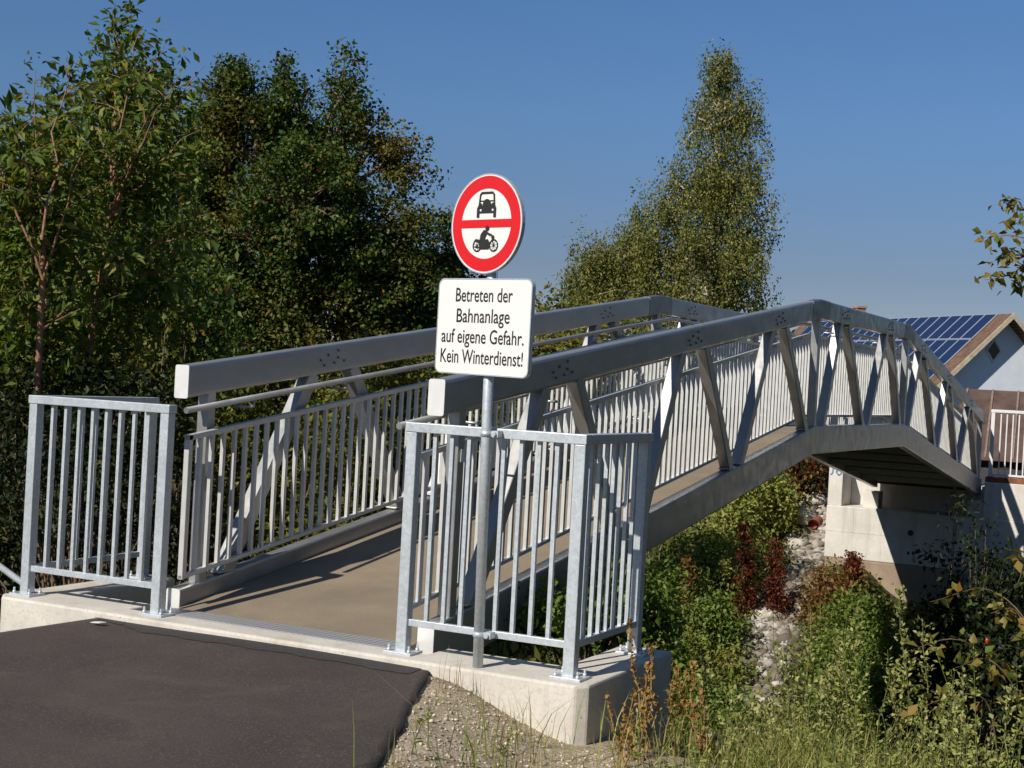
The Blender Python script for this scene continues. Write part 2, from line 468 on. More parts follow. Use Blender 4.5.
def sample_lobes(lobes, n, rng, shell=.45, sub=0, subr=.2):
    """lobes: (centre, (r_right, r_up, r_fwd)); points biased to the outside of the ellipsoids"""
    if sub:
        P, O, k = sample_lobes(lobes, max(1, n//sub), rng, shell)
        m = len(P); s_ = subr*(.5+1.0*rng.random(m))
        off = np.clip(rng.normal(size=(m, sub, 3)), -1.5, 1.5)*s_[:, None, None]*np.array([1, 1, .75])
        return (P[:, None]+off).reshape(-1, 3), np.repeat(O, sub, 0), np.repeat(k, sub)
    w = np.array([(l[1][0]*l[1][1]*l[1][2])**(2/3.) for l in lobes]); w /= w.sum()
    k = rng.choice(len(lobes), n, p=w)
    d = unit(rng.normal(size=(n, 3)))
    r = rng.random(n)**shell
    r = r*(0.82+0.36*rng.random(n))
    c = np.array([l[0] for l in lobes])[k]; rad = np.array([l[1] for l in lobes])[k]
    q = d*rad*r[:, None]
    H = np.array([_R0, [0, 0, 1], np.cross([0, 0, 1], _R0)])
    P = c+q@H
    O = unit(d@H)
    return P, O, k

def leaf_cloud(P, O, per, spread, size, rng, droop=0.3, ratio=.55, hang=1.0, jit=.35):
    n = len(P)*per
    C0 = np.repeat(P, per, 0); O0 = np.repeat(O, per, 0)
    off = np.clip(rng.normal(size=(n, 3)), -1.7, 1.7)*spread*np.array([1, 1, .8*hang])
    off = off*(.6+.8*np.repeat(rng.random(len(P)), per, 0))[:, None]
    Q = C0+off
    A = unit(rng.normal(size=(n, 3))*.9+O0*.6+np.array([0, 0, -droop]))
    S = size*(1-jit+2*jit*rng.random(n)); W = S*ratio*(.8+.4*rng.random(n))
    return leaves_geo(Q, A, S, W, rng=rng)

def spline(pts, k=6):
    p = np.array(pts, float); out = []
    q = np.vstack([2*p[0]-p[1], p, 2*p[-1]-p[-2]])
    for i in range(1, len(q)-2):
        for j in range(k):
            t = j/k
            out.append(.5*((2*q[i])+(q[i+1]-q[i-1])*t+(2*q[i-1]-5*q[i]+4*q[i+1]-q[i+2])*t*t+(3*q[i]-q[i-1]-3*q[i+1]+q[i+2])*t**3))
    out.append(p[-1]); return out

def lobe(u, v, D, ru, rv, rd=None):
    k = D/FPX
    return (pd(u, v, D), (ru*k, rv*k, (rd if rd is not None else (ru+rv)*.5)*k))

def curve_pts(a, b, n=5, sag=0.0, jit=0.03, rng=RNG):
    a = np.array(a, float); b = np.array(b, float); L = np.linalg.norm(b-a)
    out = []
    for i in range(n+1):
        t = i/n
        p = a+(b-a)*t
        p = p+np.array([0, 0, sag*L*math.sin(math.pi*t)])
        if 0 < i < n: p = p+rng.normal(size=3)*jit*L*.5
        out.append(p)
    return out

def make_tree(name, label, cat, base, top, trunk_r, lobes, nclump, per, spread, size, leafm, barkm, group=None,
              hang=1.0, sub=0, subr=.2, seed=1, droop=.3, ratio=.55, shell=.45, limbs=True, twigs=.25, trunk_pts=None, crown='crown'):
    rng = np.random.default_rng(seed)
    base = np.array(base, float)
    t = empty(name, base); tag(t, label, cat, group)
    mb = MB()
    tp = trunk_pts if trunk_pts is not None else curve_pts(base-np.array([0, 0, .3]), top, 7, 0, .03, rng)
    n = len(tp)
    mb.tube(tp, [trunk_r*(1-.85*i/(n-1)) for i in range(n)], 9)
    P, O, k = sample_lobes(lobes, nclump, rng, shell, sub, subr)
    tpa = np.array(tp)
    if limbs:
        for li, l in enumerate(lobes):
            c = l[0]
            cand = [i for i in range(n) if tpa[i][2] < c[2]+.1] or [0]
            j = min(cand, key=lambda i: np.linalg.norm(tpa[i]-c)+abs(i-n*.4)*.05)
            a = tpa[j]
            L = np.linalg.norm(c-a)
            if L > .15:
                mb.tube(curve_pts(a, c, 5, .06, .06, rng), [trunk_r*.5*(1-.14*q) for q in range(6)], 6)
            sel = np.where(k == li)[0]
            sel = sel[rng.random(len(sel)) < twigs]
            for q in sel:
                mb.tube(curve_pts(c+(a-c)*.15*rng.random(), P[q], 3, .03, .07, rng), [trunk_r*.16, trunk_r*.12, trunk_r*.08, trunk_r*.04], 4, cap=False)
    mb.build('trunk', barkm, t)
    V, Fc = leaf_cloud(P, O, per, spread, size, rng, droop, ratio, hang)
    np_mesh(crown, V, Fc, leafm, t)
    return t

def make_bush(name, label, cat, base, lobes, nclump, per, spread, size, leafm, seed=1, group=None, droop=.2, ratio=.55, barkm=None, shell=.4, nstem=7):
    rng = np.random.default_rng(seed)
    base = np.array(base, float)
    t = empty(name, base); tag(t, label, cat, group)
    P, O, k = sample_lobes(lobes, nclump, rng, shell)
    mb = MB()
    for i in rng.choice(len(P), min(nstem*len(lobes), len(P)), replace=False):
        b0 = base+np.array([rng.normal()*.12, rng.normal()*.12, -.05])
        mb.tube(curve_pts(b0, P[i], 4, .08, .05, rng), [.012, .010, .008, .006, .004], 5, cap=False)
    mb.build('stem', barkm or M['twig'], t)
    V, Fc = leaf_cloud(P, O, per, spread, size, rng, droop, ratio)
    np_mesh('foliage', V, Fc, leafm, t)
    return t

# ------------------------------------------------------------------ terrain
def sstep(a, b, x):
    t = np.clip((x-a)/(b-a), 0, 1); return t*t*(3-2*t)

def asphalt_edge(y):                      # x of the right asphalt border
    return -.69-.43*(np.minimum(y, -.06)+.06)

def asphalt_z(x, y):
    return -.030-.25*np.maximum(0, -2.68-x)-.012*np.maximum(0, -y-.3)

def vnoise(x, y, s, seed=0):
    """cheap smooth pseudo-noise, about -1..1"""
    a = np.sin(x*s*1.7+1.3+seed)*np.cos(y*s*1.3-.7+seed*2)+.6*np.sin(x*s*3.1-y*s*2.3+seed*3)+.4*np.cos(x*s*5.3+y*s*4.7+seed)
    return a/2.0

GULLY = [(832, 503, 24.8), (814, 530, 24.2), (797, 560, 23.4), (784, 600, 22.2), (766, 645, 21.1), (746, 695, 19.8), (722, 742, 18.9)]
GUL = np.array([pd(*g)[:2] for g in GULLY])

def gully_dist(x, y):
    d = np.full(np.shape(x), 1e9)
    for i in range(len(GUL)-1):
        a, b = GUL[i], GUL[i+1]; ab = b-a
        t = np.clip(((x-a[0])*ab[0]+(y-a[1])*ab[1])/(ab@ab), 0, 1)
        d = np.minimum(d, np.hypot(x-(a[0]+t*ab[0]), y-(a[1]+t*ab[1])))
    return d

def ground_z(x, y):
    x = np.asarray(x, float); y = np.asarray(y, float)
    e = asphalt_edge(y)
    t = np.maximum(0, x-e)
    zr = -.050-.21*sstep(0, .75, t)-.05*np.maximum(0, t-.5)
    zl = np.where(x < -2.68, -.06-.25*(-2.68-x), -.06)
    z = np.where(x > -1.6, zr, zl)-.012*np.maximum(0, -y-.3)
    z = np.maximum(z, -1.2)
    # drop left of the abutment
    z = z-.9*sstep(-3.45, -5.0, x)*sstep(-1.5, .4, y)
    # near slope of the cutting
    yc = np.where(x > 0.15, .15, np.where(x < -3.4, -.2, .25))
    drop = .42*np.clip(y-yc, 0, .9)+.78*np.maximum(0, y-yc-.9)
    z = z-np.where(y > yc, drop, 0)
    floor = -3.9
    z = np.maximum(z, floor)
    # far slope and plateau
    zf = np.interp(y, [9.8, 12, 14.5, 16.9, 17.6, 19.2, 24, 30, 40], [-3.9, -3.15, -2.15, -1.35, -1.15, .0, .05, -1.2, -2.6])
    zf2 = np.interp(y, [9.8, 12, 14.5, 16.9, 19, 24, 30, 40], [-3.9, -3.3, -2.45, -1.75, -1.6, -1.2, -1.8, -2.6])
    m = sstep(-2.6, -1.9, x)*(1-sstep(17.2, 18.0, y))
    zf = zf*(1-m)+zf2*m
    z = np.where(y > 9.8, np.maximum(zf, floor), z)
    near = np.hypot(x, y) < 60
    damp = np.where(y < .3, .12, 1.0)
    z = z+np.where(near, (.09*vnoise(x, y, .9)+.04*vnoise(x, y, 2.6, 2))*damp, .25*vnoise(x, y, .05))
    gd = gully_dist(x, y)
    z = z-.14*np.exp(-(gd/.5)**2)
    return z

def ghit(u, v, d0=9.0):
    """depth at which the ground is met along the photo direction u,v, beyond d0"""
    Ds = np.arange(d0, 60, .05)
    P = CAM+Ds[:, None]*((u-512)*CR/FPX-(v-384)*CU/FPX+CF)
    k = np.where(P[:, 2] < ground_z(P[:, 0], P[:, 1]))[0]
    return float(Ds[k[0]]) if len(k) else 30.0

def axis(lo, hi, step, far):
    c = list(np.arange(lo, hi+1e-6, step)); s = step; v = hi
    while v < far: s *= 1.35; v += s; c.append(v)
    s = step; v = lo
    while v > -far: s *= 1.35; v -= s; c.insert(0, v)
    return np.array(c)
gx = axis(-8, 4.5, .11, 3500); gy = axis(-6.5, 21, .11, 3500)
GX, GY = np.meshgrid(gx, gy)
GZ = ground_z(GX, GY)
# the abutments stand in the ground: keep the soil out of the deck zone
und = (GX > -3.2) & (GX < -.1) & (GY > -.09) & (GY < .4)
GZ[und] = np.minimum(GZ[und], -.35)
nx, ny = len(gx), len(gy)
idx = np.arange(nx*ny).reshape(ny, nx)
Fc = np.stack([idx[:-1, :-1].ravel(), idx[:-1, 1:].ravel(), idx[1:, 1:].ravel(), idx[1:, :-1].ravel()], 1)
gt = GX-asphalt_edge(GY)
gravel = sstep(-.4, -.1, gt)*(1-sstep(1.0, 1.7, gt+.25*vnoise(GX, GY, 3)))*(1-sstep(.0, .35, GY))*(GY > -7)
gd = gully_dist(GX, GY)
rock = np.clip(1.25*np.exp(-((gd+.12*vnoise(GX, GY, 4))/.36)**2), 0, 1)
g = np_mesh('ground', np.stack([GX, GY, GZ], -1).reshape(-1, 3), Fc, M['ground'], smooth=True,
            attrs={'gravel': gravel.ravel(), 'rock': rock.ravel()})
g['kind'] = 'structure'

# asphalt path: one sheet with a slightly ragged thick edge
def asph(x, y): return float(asphalt_z(x, y))+.004*math.sin(x*3.1+y*2.3)
def asphalt_path():
    ys = np.concatenate([np.arange(-.112, -3.2, -.09), np.arange(-3.3, -14, -.6)])
    V = []; F = []
    cols = 90
    for y in ys:
        xr = asphalt_edge(y)+random.uniform(-.012, .012)+.006*math.sin(y*9)
        xl = -3.55-.45*abs(y)*1.6
        for j in range(cols):
            x = xl+(xr-xl)*j/(cols-1)
            V.append((x, y, asph(x, y)))
        V.append((xr+random.uniform(.004, .02), y, float(asphalt_z(xr, y))-.10))
    w = cols+1
    for i in range(len(ys)-1):
        for j in range(w-1):
            F.append((i*w+j, (i+1)*w+j, (i+1)*w+j+1, i*w+j+1))
    o = np_mesh('path', V, F, M['asphalt']); o['kind'] = 'structure'
    me = o.data
    mb = MB()
    # dark joint band where the newer asphalt meets the abutment
    n = 40
    rows = []
    for i in range(n+1):
        x = -2.70+(-.72+2.70)*i/n
        y1 = -.115-.15*min(1, i/9)-.012*math.sin(i*.9)-.008*math.sin(i*2.3)
        rows.append([(x, -.108, asph(x, -.108)+.003), (x+.02, y1, asph(x+.02, y1)+.003)])
    mb.loft(rows, cap=False, closed=False)
    s = mb.build('path_joint', M['asphalt_seam']); s['kind'] = 'structure'
asphalt_path()

# ------------------------------------------------------------------ near abutment
def near_abutment():
    t = tag(empty('bridge_abutment', (-1.6, 0, 0)), 'pale concrete abutment at the asphalt end of the footbridge carrying both guard railings', 'abutment')
    XL, XR = -3.43, .105
    mb = MB()
    outline = [(XL+.07, -.105), (XR-.05, -.105), (XR, -.055), (XR, 1.0), (-.17, 1.0), (-.17, .28), (-.80, .28), (-.80, .075),
               (-2.62, .075), (-2.62, .28), (-3.17, .28), (-3.17, 1.12), (XL, 1.12), (XL, -.03)]
    mb.prism(outline, lambda a, b, z: (a, b, z), -2.2, 0.0)
    mb.build('wall', M['concrete'], t, bevel=.012)
    mb = MB(); mb.box(-2.60, -.82, .078, 1.0, -2.2, -.24)
    mb.build('bearing_shelf', M['concrete'], t, bevel=.01)
    return t
near_abutment()

# ------------------------------------------------------------------ footbridge
Y0, Y1, Y2, Y3 = .2806, 7.3363, 11.3612, 17.3533
HC, HB = .179, .2645
def ztop(y): return float(np.interp(y, [Y0, Y1, Y2, Y3], [1.3101, 2.2161, 2.2161, 1.1948])) if y >= Y0 else 1.3101-.1284*(Y0-y)
def zbt(y): return float(np.interp(y, [.303, Y1, Y2, Y3], [.0949, 1.0484, 1.0484, .1822])) if y >= .303 else .0949-.1356*(.303-y)
XRo, XRi = -.889, -.979
XLi, XLo = -2.472, -2.562

def rrect(x0, x1, z0, z1, r, n=3):
    out = []
    for cx, cz, a0 in ((x1-r, z0+r, -90), (x1-r, z1-r, 0), (x0+r, z1-r, 90), (x0+r, z0+r, 180)):
        for i in range(n+1):
            a = math.radians(a0+90*i/n); out.append((cx+r*math.cos(a), cz+r*math.sin(a)))
    return out

bridge = tag(empty('footbridge', (-1.73, 0.1, 0)), 'grey metal truss footbridge with arched profile crossing the railway cutting', 'footbridge')

def chord(x0, x1, zf, h, ys, name, m, boltys=(), bx=None, bdir=1):
    mb = MB(); mb.smooth = False
    rings = []
    for y in ys:
        zt = zf(y); rings.append([(x, y, z) for x, z in rrect(x0, x1, zt-h, zt, .019 if h < .2 else .014, 2)])
    mb.loft(rings)
    mb.cur = 1
    for y in boltys:                                   # bolt heads of the gusset connection
        for dy, dz in ((-.17, .075), (-.09, .10), (-.13, .04), (.02, .12), (.02, .075), (-.02, .045), (.09, .05)):
            zz = zf(y+dy)-h+dz+.015
            for xx, sg in ((x0, -1), (x1, 1)):
                mb.tube([(xx-sg*.003, y+dy, zz), (xx+sg*.006, y+dy, zz)], .0085, 7)
    return mb.build(name, [m, M['bolt']], bridge)

TN = [1.70, 3.94, 6.05, 8.30, 10.35, 12.30, 14.18, 16.05]       # top nodes
DIA = [(.72, 1.48), (2.62, 1.93), (3.12, 3.70), (4.92, 4.19), (5.17, 5.86), (7.05, 6.25), (7.66, 8.15), (9.26, 8.45),
       (9.51, 10.19), (11.10, 10.51), (11.62, 12.14), (13.36, 12.47), (13.60, 14.04), (15.10, 14.33), (15.34, 15.92), (16.95, 16.2)]
for x0, x1, xm in ((XLo, XLi, 0), (XRi, XRo, 1)):
    tc = chord(x0, x1, ztop, HC, [Y0, Y1, Y2, Y3], 'top_chord', M['alu'], TN)
    mb = MB()
    mb.prism(rrect(x0-.001, x1+.001, ztop(Y0)-HC-.001, ztop(Y0)+.001, .012), lambda a, b, t_: (a, t_, b), Y0-.006, Y0+.001)
    mb.build('end_cap', M['cap'], tc)
    for ky in (Y1, Y2):
        mb = MB()
        rings = []
        for y in (ky-.30, ky, ky+.30):
            rings.append([(x, y, z) for x, z in rrect(x0-.003, x1+.003, ztop(y)-HC-.003, ztop(y)+.003, .019, 2)])
        mb.loft(rings); mb.build('splice_plate', M['alu_dark'], tc)
    bc = chord(x0, x1, zbt, HB, [.303, Y1, Y2, Y3], 'bottom_chord', M['alu'])
    mb = MB()
    mb.prism(rrect(x0-.001, x1+.001, zbt(.303)-HB-.001, zbt(.303)+.001, .015), lambda a, b, t_: (a, t_, b), .297, .304)
    mb.build('end_cap', M['cap'], bc)
    xc = (x0+x1)/2
    for yb, yt in DIA:
        mb = MB()
        a = Vector((xc, yb, zbt(yb))); b = Vector((xc, yt, ztop(yt)-HC)); d = (b-a).normalized()
        mb.bar(a-d*.02, b+d*.02, .082, .095, side=(1, 0, 0))
        # small foot plate
        mb.box(xc-.044, xc+.044, yb-.085, yb+.085, zbt(yb)-.004, zbt(yb)+.010)
        mb.build('diagonal', M['alu'], bridge, bevel=.006)
    for yv, w in ((.50, .07), (Y1, .09), (Y2, .09), (17.2, .09)):
        mb = MB(); mb.box(xc-.036, xc+.036, yv-w/2, yv+w/2, zbt(yv)-.03, ztop(yv)-HC+.03)
        mb.build('post', M['alu'], bridge, bevel=.006)

# deck, tread plate, cross beams
mb = MB()
rings = []
for y in (.12, .303, Y1, Y2, Y3+.05):
    z = zbt(y)-.095; rings.append([(XLi+.004, y, z-.07), (XRi-.004, y, z-.07), (XRi-.004, y, z), (XLi+.004, y, z)])
mb.loft(rings); mb.build('deck', M['deck'], bridge)
mb = MB()
rings = []
for y in (.075, .16, .25):
    z = max(zbt(y)-.095, -.002)+.005; rings.append([(-2.46, y, z-.006), (-.99, y, z-.006), (-.99, y, z), (-2.46, y, z)])
mb.loft(rings); mb.build('tread_plate', M['tread'], bridge)
for yb in [1.4+.99*i for i in range(16)]:
    mb = MB(); z = zbt(yb)-.095-.07
    mb.box(XLi-.002, XRi+.002, yb-.05, yb+.05, z-.085, z-.002)
    mb.build('cross_beam', M['alu'], bridge)

# railings: rails per side, nearest 50 balusters of each side as parts, the others in one part
rest = MB()
bal_cache = {}
for xr, side in ((-2.432, 0), (-1.019, 1)):
    ys = [.24, Y1, Y2, 17.2]
    rp = None
    mb = MB()
    for dz, hh, ww in ((.085, .024, .030), (.835, .030, .034)):
        mb.loft([[(xr-ww/2, y, zbt(y)+dz-hh/2), (xr+ww/2, y, zbt(y)+dz-hh/2), (xr+ww/2, y, zbt(y)+dz+hh/2), (xr-ww/2, y, zbt(y)+dz+hh/2)] for y in ys])
    for y in (.24+.017, 17.18):
        mb.bar((xr, y, zbt(y)+.073), (xr, y, zbt(y)+.85), .034, .034, side=(1, 0, 0))
    rp = mb.build('railing_frame', M['alu_rail'], bridge, bevel=.003)
    y = .355; i = 0
    while y < 17.12:
        z0 = zbt(y)+.085; z1 = zbt(y)+.832
        if y < 5.2:
            if 'b' not in bal_cache:
                m2 = MB(); m2.box(-.011, .011, -.011, .011, 0, .747)
                o = m2.build('baluster', M['alu_rail'], bridge, origin=(0, 0, 0)); bal_cache['b'] = o
            else:
                o = bal_cache['b'].copy(); COL.objects.link(o)
            o.parent = rp
            o.location = Vector((xr, y, z0))-bridge.location
        else:
            rest.box(xr-.011, xr+.011, y-.011, y+.011, z0, z1)
        y += .1; i += 1
    # handrail tube under the top chord with its brackets
    xh = xr+(.05 if side == 0 else -.05)
    mb = MB()
    mb.tube([(xh, yy, (ztop(yy) if yy > Y0 else ztop(Y0)-.128*(Y0-yy))-HC-.045) for yy in (.16, Y1, Y2, 17.3)], .0175, 12)
    hr = mb.build('handrail', M['alu'], bridge)
    for yy in [.75]+[1.7+2.1*k for k in range(8)]:
        mb = MB(); zz = ztop(yy)-HC-.045
        xc = (XLi+XLo)/2 if side == 0 else (XRi+XRo)/2
        mb.tube([(xh, yy, zz-.005), (xh, yy, zz-.05), ((xh+xc)/2, yy, zz-.055), (xc, yy, zz-.055)], .008, 6)
        mb.build('handrail_bracket', M['alu'], hr)
b = rest.build('baluster_row', M['alu_rail'], bridge); b['kind'] = 'stuff'
mb = MB(); mb.box(-.8895, -.8875, .50-.022, .50+.022, .90, .965)
st = mb.build('sticker', M['sign_white'], bridge)

# ------------------------------------------------------------------ guard railings on the abutments
H = 1.10
def guard_railing(label, xc, xi, depth, zb=0.0, y0=0.0, nfront=8, nside=7, group=None, matr=None, cat='railing', zlow=.15):
    matr = matr or M['galv']
    t = tag(empty('guard_railing', (xc, y0, zb)), label, cat, group)
    sg = 1 if xc > xi else -1
    w = .056
    def post(x, y, tall=True):
        mb = MB(); mb.box(x-w/2, x+w/2, y-w/2, y+w/2, zb+.010, zb+H-.045)
        p = mb.build('post', matr, t, bevel=.004)
        mb = MB(); mb.box(x-.075, x+.075, y-.06, y+.06, zb-.001, zb+.012)
        mb.build('base_plate', matr, p, bevel=.002)
        for dx in (-.055, .055):
            for dy in (-.04, .04):
                mb = MB()
                mb.tube([(x+dx, y+dy, zb+q) for q in (.011, .024, .0241, .042)], [.010, .010, .006, .006], 6)
                mb.build('anchor_bolt', matr, p)
    yc = y0+w/2
    xcor, xin = xc-sg*w/2, xi+sg*w/2
    post(xcor, yc); post(xin, yc)
    if depth: post(xcor, y0+depth-w/2)
    # cap rail
    cw = .066
    mb = MB()
    lo, hi = sorted((xcor+sg*cw/2, xin-sg*cw/2))
    mb.box(lo, hi, yc-cw/2, yc+cw/2, zb+H-.045, zb+H)
    if depth:
        mb.box(xcor-cw/2, xcor+cw/2, yc+cw/2+.001, y0+depth+.005, zb+H-.045, zb+H)
    mb.build('top_rail', matr, t, bevel=.003)
    mb = MB()
    lo, hi = sorted((xcor-sg*w/2, xin+sg*w/2))
    mb.box(lo, hi, yc-.014, yc+.014, zb+zlow-.016, zb+zlow+.016)
    mb.build('bottom_rail', matr, t, bevel=.002)
    if depth:
        mb = MB(); mb.box(xcor-.014, xcor+.014, yc+w/2, y0+depth-w, zb+zlow-.016, zb+zlow+.016)
        mb.build('bottom_rail', matr, t, bevel=.002)
    proto = None
    spots = []
    for i in range(nfront):
        spots.append((lo+(hi-lo)*(i+1)/(nfront+1), yc))
    if depth:
        a, b_ = yc+w/2, y0+depth-w
        for i in range(nside): spots.append((xcor, a+(b_-a)*(i+1)/(nside+1)))
    for x, y in spots:
        if proto is None:
            m2 = MB(); m2.box(-.0095, .0095, -.0095, .0095, 0, H-.045-zlow-.016)
            proto = o = m2.build('baluster', matr, t, origin=(0, 0, 0))
        else:
            o = proto.copy(); COL.objects.link(o)
        o.parent = t
        o.location = Vector((x, y, zb+zlow+.016))-t.location
    return t
GR = 'galvanised guard railings on the near abutment'
guard_railing('galvanised corner railing left of the bridge entrance, dark trees behind it', -3.335, -2.365, 1.0, group=GR)
guard_railing('galvanised corner railing right of the bridge entrance with the signpost in front', 0.0, -.93, .83, group=GR)

# ------------------------------------------------------------------ signpost
def text_mesh(txt, width, cap, thick):
    cu = bpy.data.curves.new('t', 'FONT'); cu.body = txt; cu.align_x = 'CENTER'; cu.size = 1.0; cu.offset = .008; cu.resolution_u = 4
    o = bpy.data.objects.new('t', cu); COL.objects.link(o)
    bpy.context.view_layer.update()
    me = bpy.data.meshes.new_from_object(o.evaluated_get(bpy.context.evaluated_depsgraph_get()))
    bpy.data.objects.remove(o)
    co = np.zeros(len(me.vertices)*3); me.vertices.foreach_get('co', co); co = co.reshape(-1, 3)
    x0, x1 = co[:, 0].min(), co[:, 0].max()
    co[:, 0] = (co[:, 0]-(x0+x1)/2)*width/(x1-x0)
    co[:, 1] *= cap/.72
    V = [(x, y) for x, y, z in co]
    F = [tuple(p.vertices) for p in me.polygons]
    bpy.data.meshes.remove(me)
    return V, F

def signpost():
    px_, py_ = -.464, -.035
    t = tag(empty('signpost', (px_, py_, 0)), 'galvanised pole carrying a round red vehicle ban sign above a white text board', 'signpost')
    mb = MB(); mb.tube([(px_, py_, -.01), (px_, py_, 2.24)], .0242, 20)
    mb.build('pole', M['galv'], t)
    for z in (1.075, .152):
        mb = MB()
        mb.tube([(px_, py_, z-.012), (px_, py_, z+.012)], .028, 16)
        mb.bar((px_+.02, py_, z), (px_+.06, py_, z), .024, .012, side=(0, 0, 1))
        mb.bar((px_+.05, py_-.012, z), (px_+.05, py_+.035, z), .03, .03, side=(0, 0, 1))
        mb.tube([(px_+.05, py_-.025, z), (px_+.05, py_-.01, z)], .009, 6)
        mb.build('clamp', M['galv'], t)
    # frame of the boards: n = outward normal, e = board right
    ang = math.radians(44)
    n = -CF*math.cos(ang)-CR*math.sin(ang); n[2] = 0; n = n/np.linalg.norm(n)
    e = np.cross([0, 0, 1], n); e = e/np.linalg.norm(e)
    up = np.array([0, 0, 1.0])
    def pos(cx, cz, off):
        o = np.array([px_, py_, 0])+n*(.026+off)
        ct, st_ = math.cos(.024), math.sin(.024)      # boards hang a touch out of level
        return lambda a, b, d: tuple(o+e*(cx+a*ct+b*st_)+up*(cz+b*ct-a*st_)+n*d)
    zc = 2.036
    P = pos(-.012, zc, .012)
    def circ(r, k=56): return [(r*math.cos(2*math.pi*i/k), r*math.sin(2*math.pi*i/k)) for i in range(k)]
    mb = MB(); mb.prism(circ(.229), P, -.003, .003)
    # rolled rim behind
    k = 56
    rings = []
    for i in range(k+1):
        a = 2*math.pi*i/k; c, s = math.cos(a), math.sin(a)
        rings.append([P(.2295*c, .2295*s, .004), P(.2295*c, .2295*s, -.016), P(.225*c, .225*s, -.016), P(.225*c, .225*s, .004)])
    mb.cur = 1
    mb.loft(rings, cap=False)
    sign = mb.build('round_sign', [M['sign_white'], M['galv']], t)
    mb = MB()
    for i in range(k):
        a0, a1 = 2*math.pi*i/k, 2*math.pi*(i+1)/k
        q = [((.161)*math.cos(a0), (.161)*math.sin(a0)), (.219*math.cos(a0), .219*math.sin(a0)), (.219*math.cos(a1), .219*math.sin(a1)), ((.161)*math.cos(a1), (.161)*math.sin(a1))]
        mb.add([P(a, b, .0045) for a, b in q], [(0, 1, 2, 3)])
    mb.build('red_ring', M['sign_red'], sign)
    mb = MB()
    hb = .019; xx = math.sqrt(.161**2-hb**2)
    mb.add([P(-xx, -hb, .0045), P(xx, -hb, .0045), P(xx, hb, .0045), P(-xx, hb, .0045)], [(0, 1, 2, 3)])
    mb.build('red_bar', M['sign_red'], sign)
    # car seen from the front
    D0, D1 = .0035, .0055
    S, OZ = .88, .009
    mb = MB()
    def poly(pts, ox=0, oz=0, s=1.0): mb.prism([(ox+a*s, oz+b*s) for a, b in pts], P, D0, D1)
    def ringp(cx, cz, r0, r1, k=22, z=(D0, D1)):
        cx, cz, r0, r1 = cx*S, cz*S+OZ, r0*S, r1*S
        for i in range(k):
            a0, a1 = 2*math.pi*i/k, 2*math.pi*(i+1)/k
            q = [(cx+r0*math.cos(a0), cz+r0*math.sin(a0)), (cx+r1*math.cos(a0), cz+r1*math.sin(a0)), (cx+r1*math.cos(a1), cz+r1*math.sin(a1)), (cx+r0*math.cos(a1), cz+r0*math.sin(a1))]
            mb.add([P(a, b, z[1]) for a, b in q], [(0, 1, 2, 3)])
    def disc(cx, cz, r, k=22, z=D1):
        cx, cz, r = cx*S, cz*S+OZ, r*S
        mb.add([P(cx+r*math.cos(2*math.pi*i/k), cz+r*math.sin(2*math.pi*i/k), z) for i in range(k)], [tuple(range(k))])
    def stroke(pts, wd, z=D1):
        pts = [(a*S+0, b*S+OZ) for a, b in pts]; wd = wd*S
        for (a0, b0), (a1, b1) in zip(pts[:-1], pts[1:]):
            dx, dz = a1-a0, b1-b0; L = math.hypot(dx, dz); nx_, nz_ = -dz/L*wd/2, dx/L*wd/2
            ex, ez = dx/L*wd*.3, dz/L*wd*.3
            mb.add([P(a0-ex+nx_, b0-ez+nz_, z), P(a0-ex-nx_, b0-ez-nz_, z), P(a1+ex-nx_, b1+ez-nz_, z), P(a1+ex+nx_, b1+ez+nz_, z)], [(0, 1, 2, 3)])
        # tiny steps keep overlapping strokes off one plane
    c0 = .028
    stroke([(-.056, c0+.052), (-.050, c0+.112)], .011, D1+.0001)
    stroke([(-.050, c0+.112), (-.040, c0+.122)], .011, D1+.0002)
    stroke([(-.040, c0+.122), (.040, c0+.122)], .011, D1+.0003)
    stroke([(.040, c0+.122), (.050, c0+.112)], .011, D1+.0004)
    stroke([(.050, c0+.112), (.056, c0+.052)], .011, D1+.0005)
    stroke([(-.054, c0+.080), (.054, c0+.080)], .005, D1+.0006)
    disc(0, c0+.060, .030, z=D1+.0007)
    stroke([(-.062, c0+.047), (.062, c0+.047)], .013, D1+.0008)
    disc(-.047, c0+.056, .014, z=D1+.0009); disc(.047, c0+.056, .014, z=D1+.0010)
    mb.add([P(a*S, b*S+OZ, D1+.0011) for a, b in ((-.070, c0-.006), (-.052, c0-.006), (-.052, c0+.046), (-.070, c0+.046))], [(0, 1, 2, 3)])
    mb.add([P(a*S, b*S+OZ, D1+.0011) for a, b in ((.052, c0-.006), (.070, c0-.006), (.070, c0+.046), (.052, c0+.046))], [(0, 1, 2, 3)])
    stroke([(-.052, c0+.022), (.052, c0+.022)], .010, D1+.0012)
    stroke([(-.03, c0+.035), (.03, c0+.035)], .020, D1+.0013)
    mb.build('car_symbol', M['sign_black'], sign)
    # motorcycle with a rider
    mb = MB(); S, OZ = .86, -.010
    cz = -.105
    ringp(-.058, cz, .026, .034, z=(D0, D1+.0001)); ringp(.066, cz, .026, .034, z=(D0, D1+.0002))
    for wx in (-.058, .066):
        for a in range(4):
            c_, s_ = math.cos(a*math.pi/4+.3)*.028, math.sin(a*math.pi/4+.3)*.028
            stroke([(wx-c_, cz-s_), (wx+c_, cz+s_)], .0022, D1+.0003+.00003*a)
        disc(wx, cz, .007, z=D1+.0006)
    mb.add([P(a*S, b*S+OZ, D1+.0008) for a, b in ((-.036, cz-.020), (.030, cz-.020), (.040, cz+.012), (.022, cz+.034), (-.030, cz+.030), (-.070, cz+.036), (-.082, cz+.026), (-.048, cz+.014))], [tuple(range(8))])
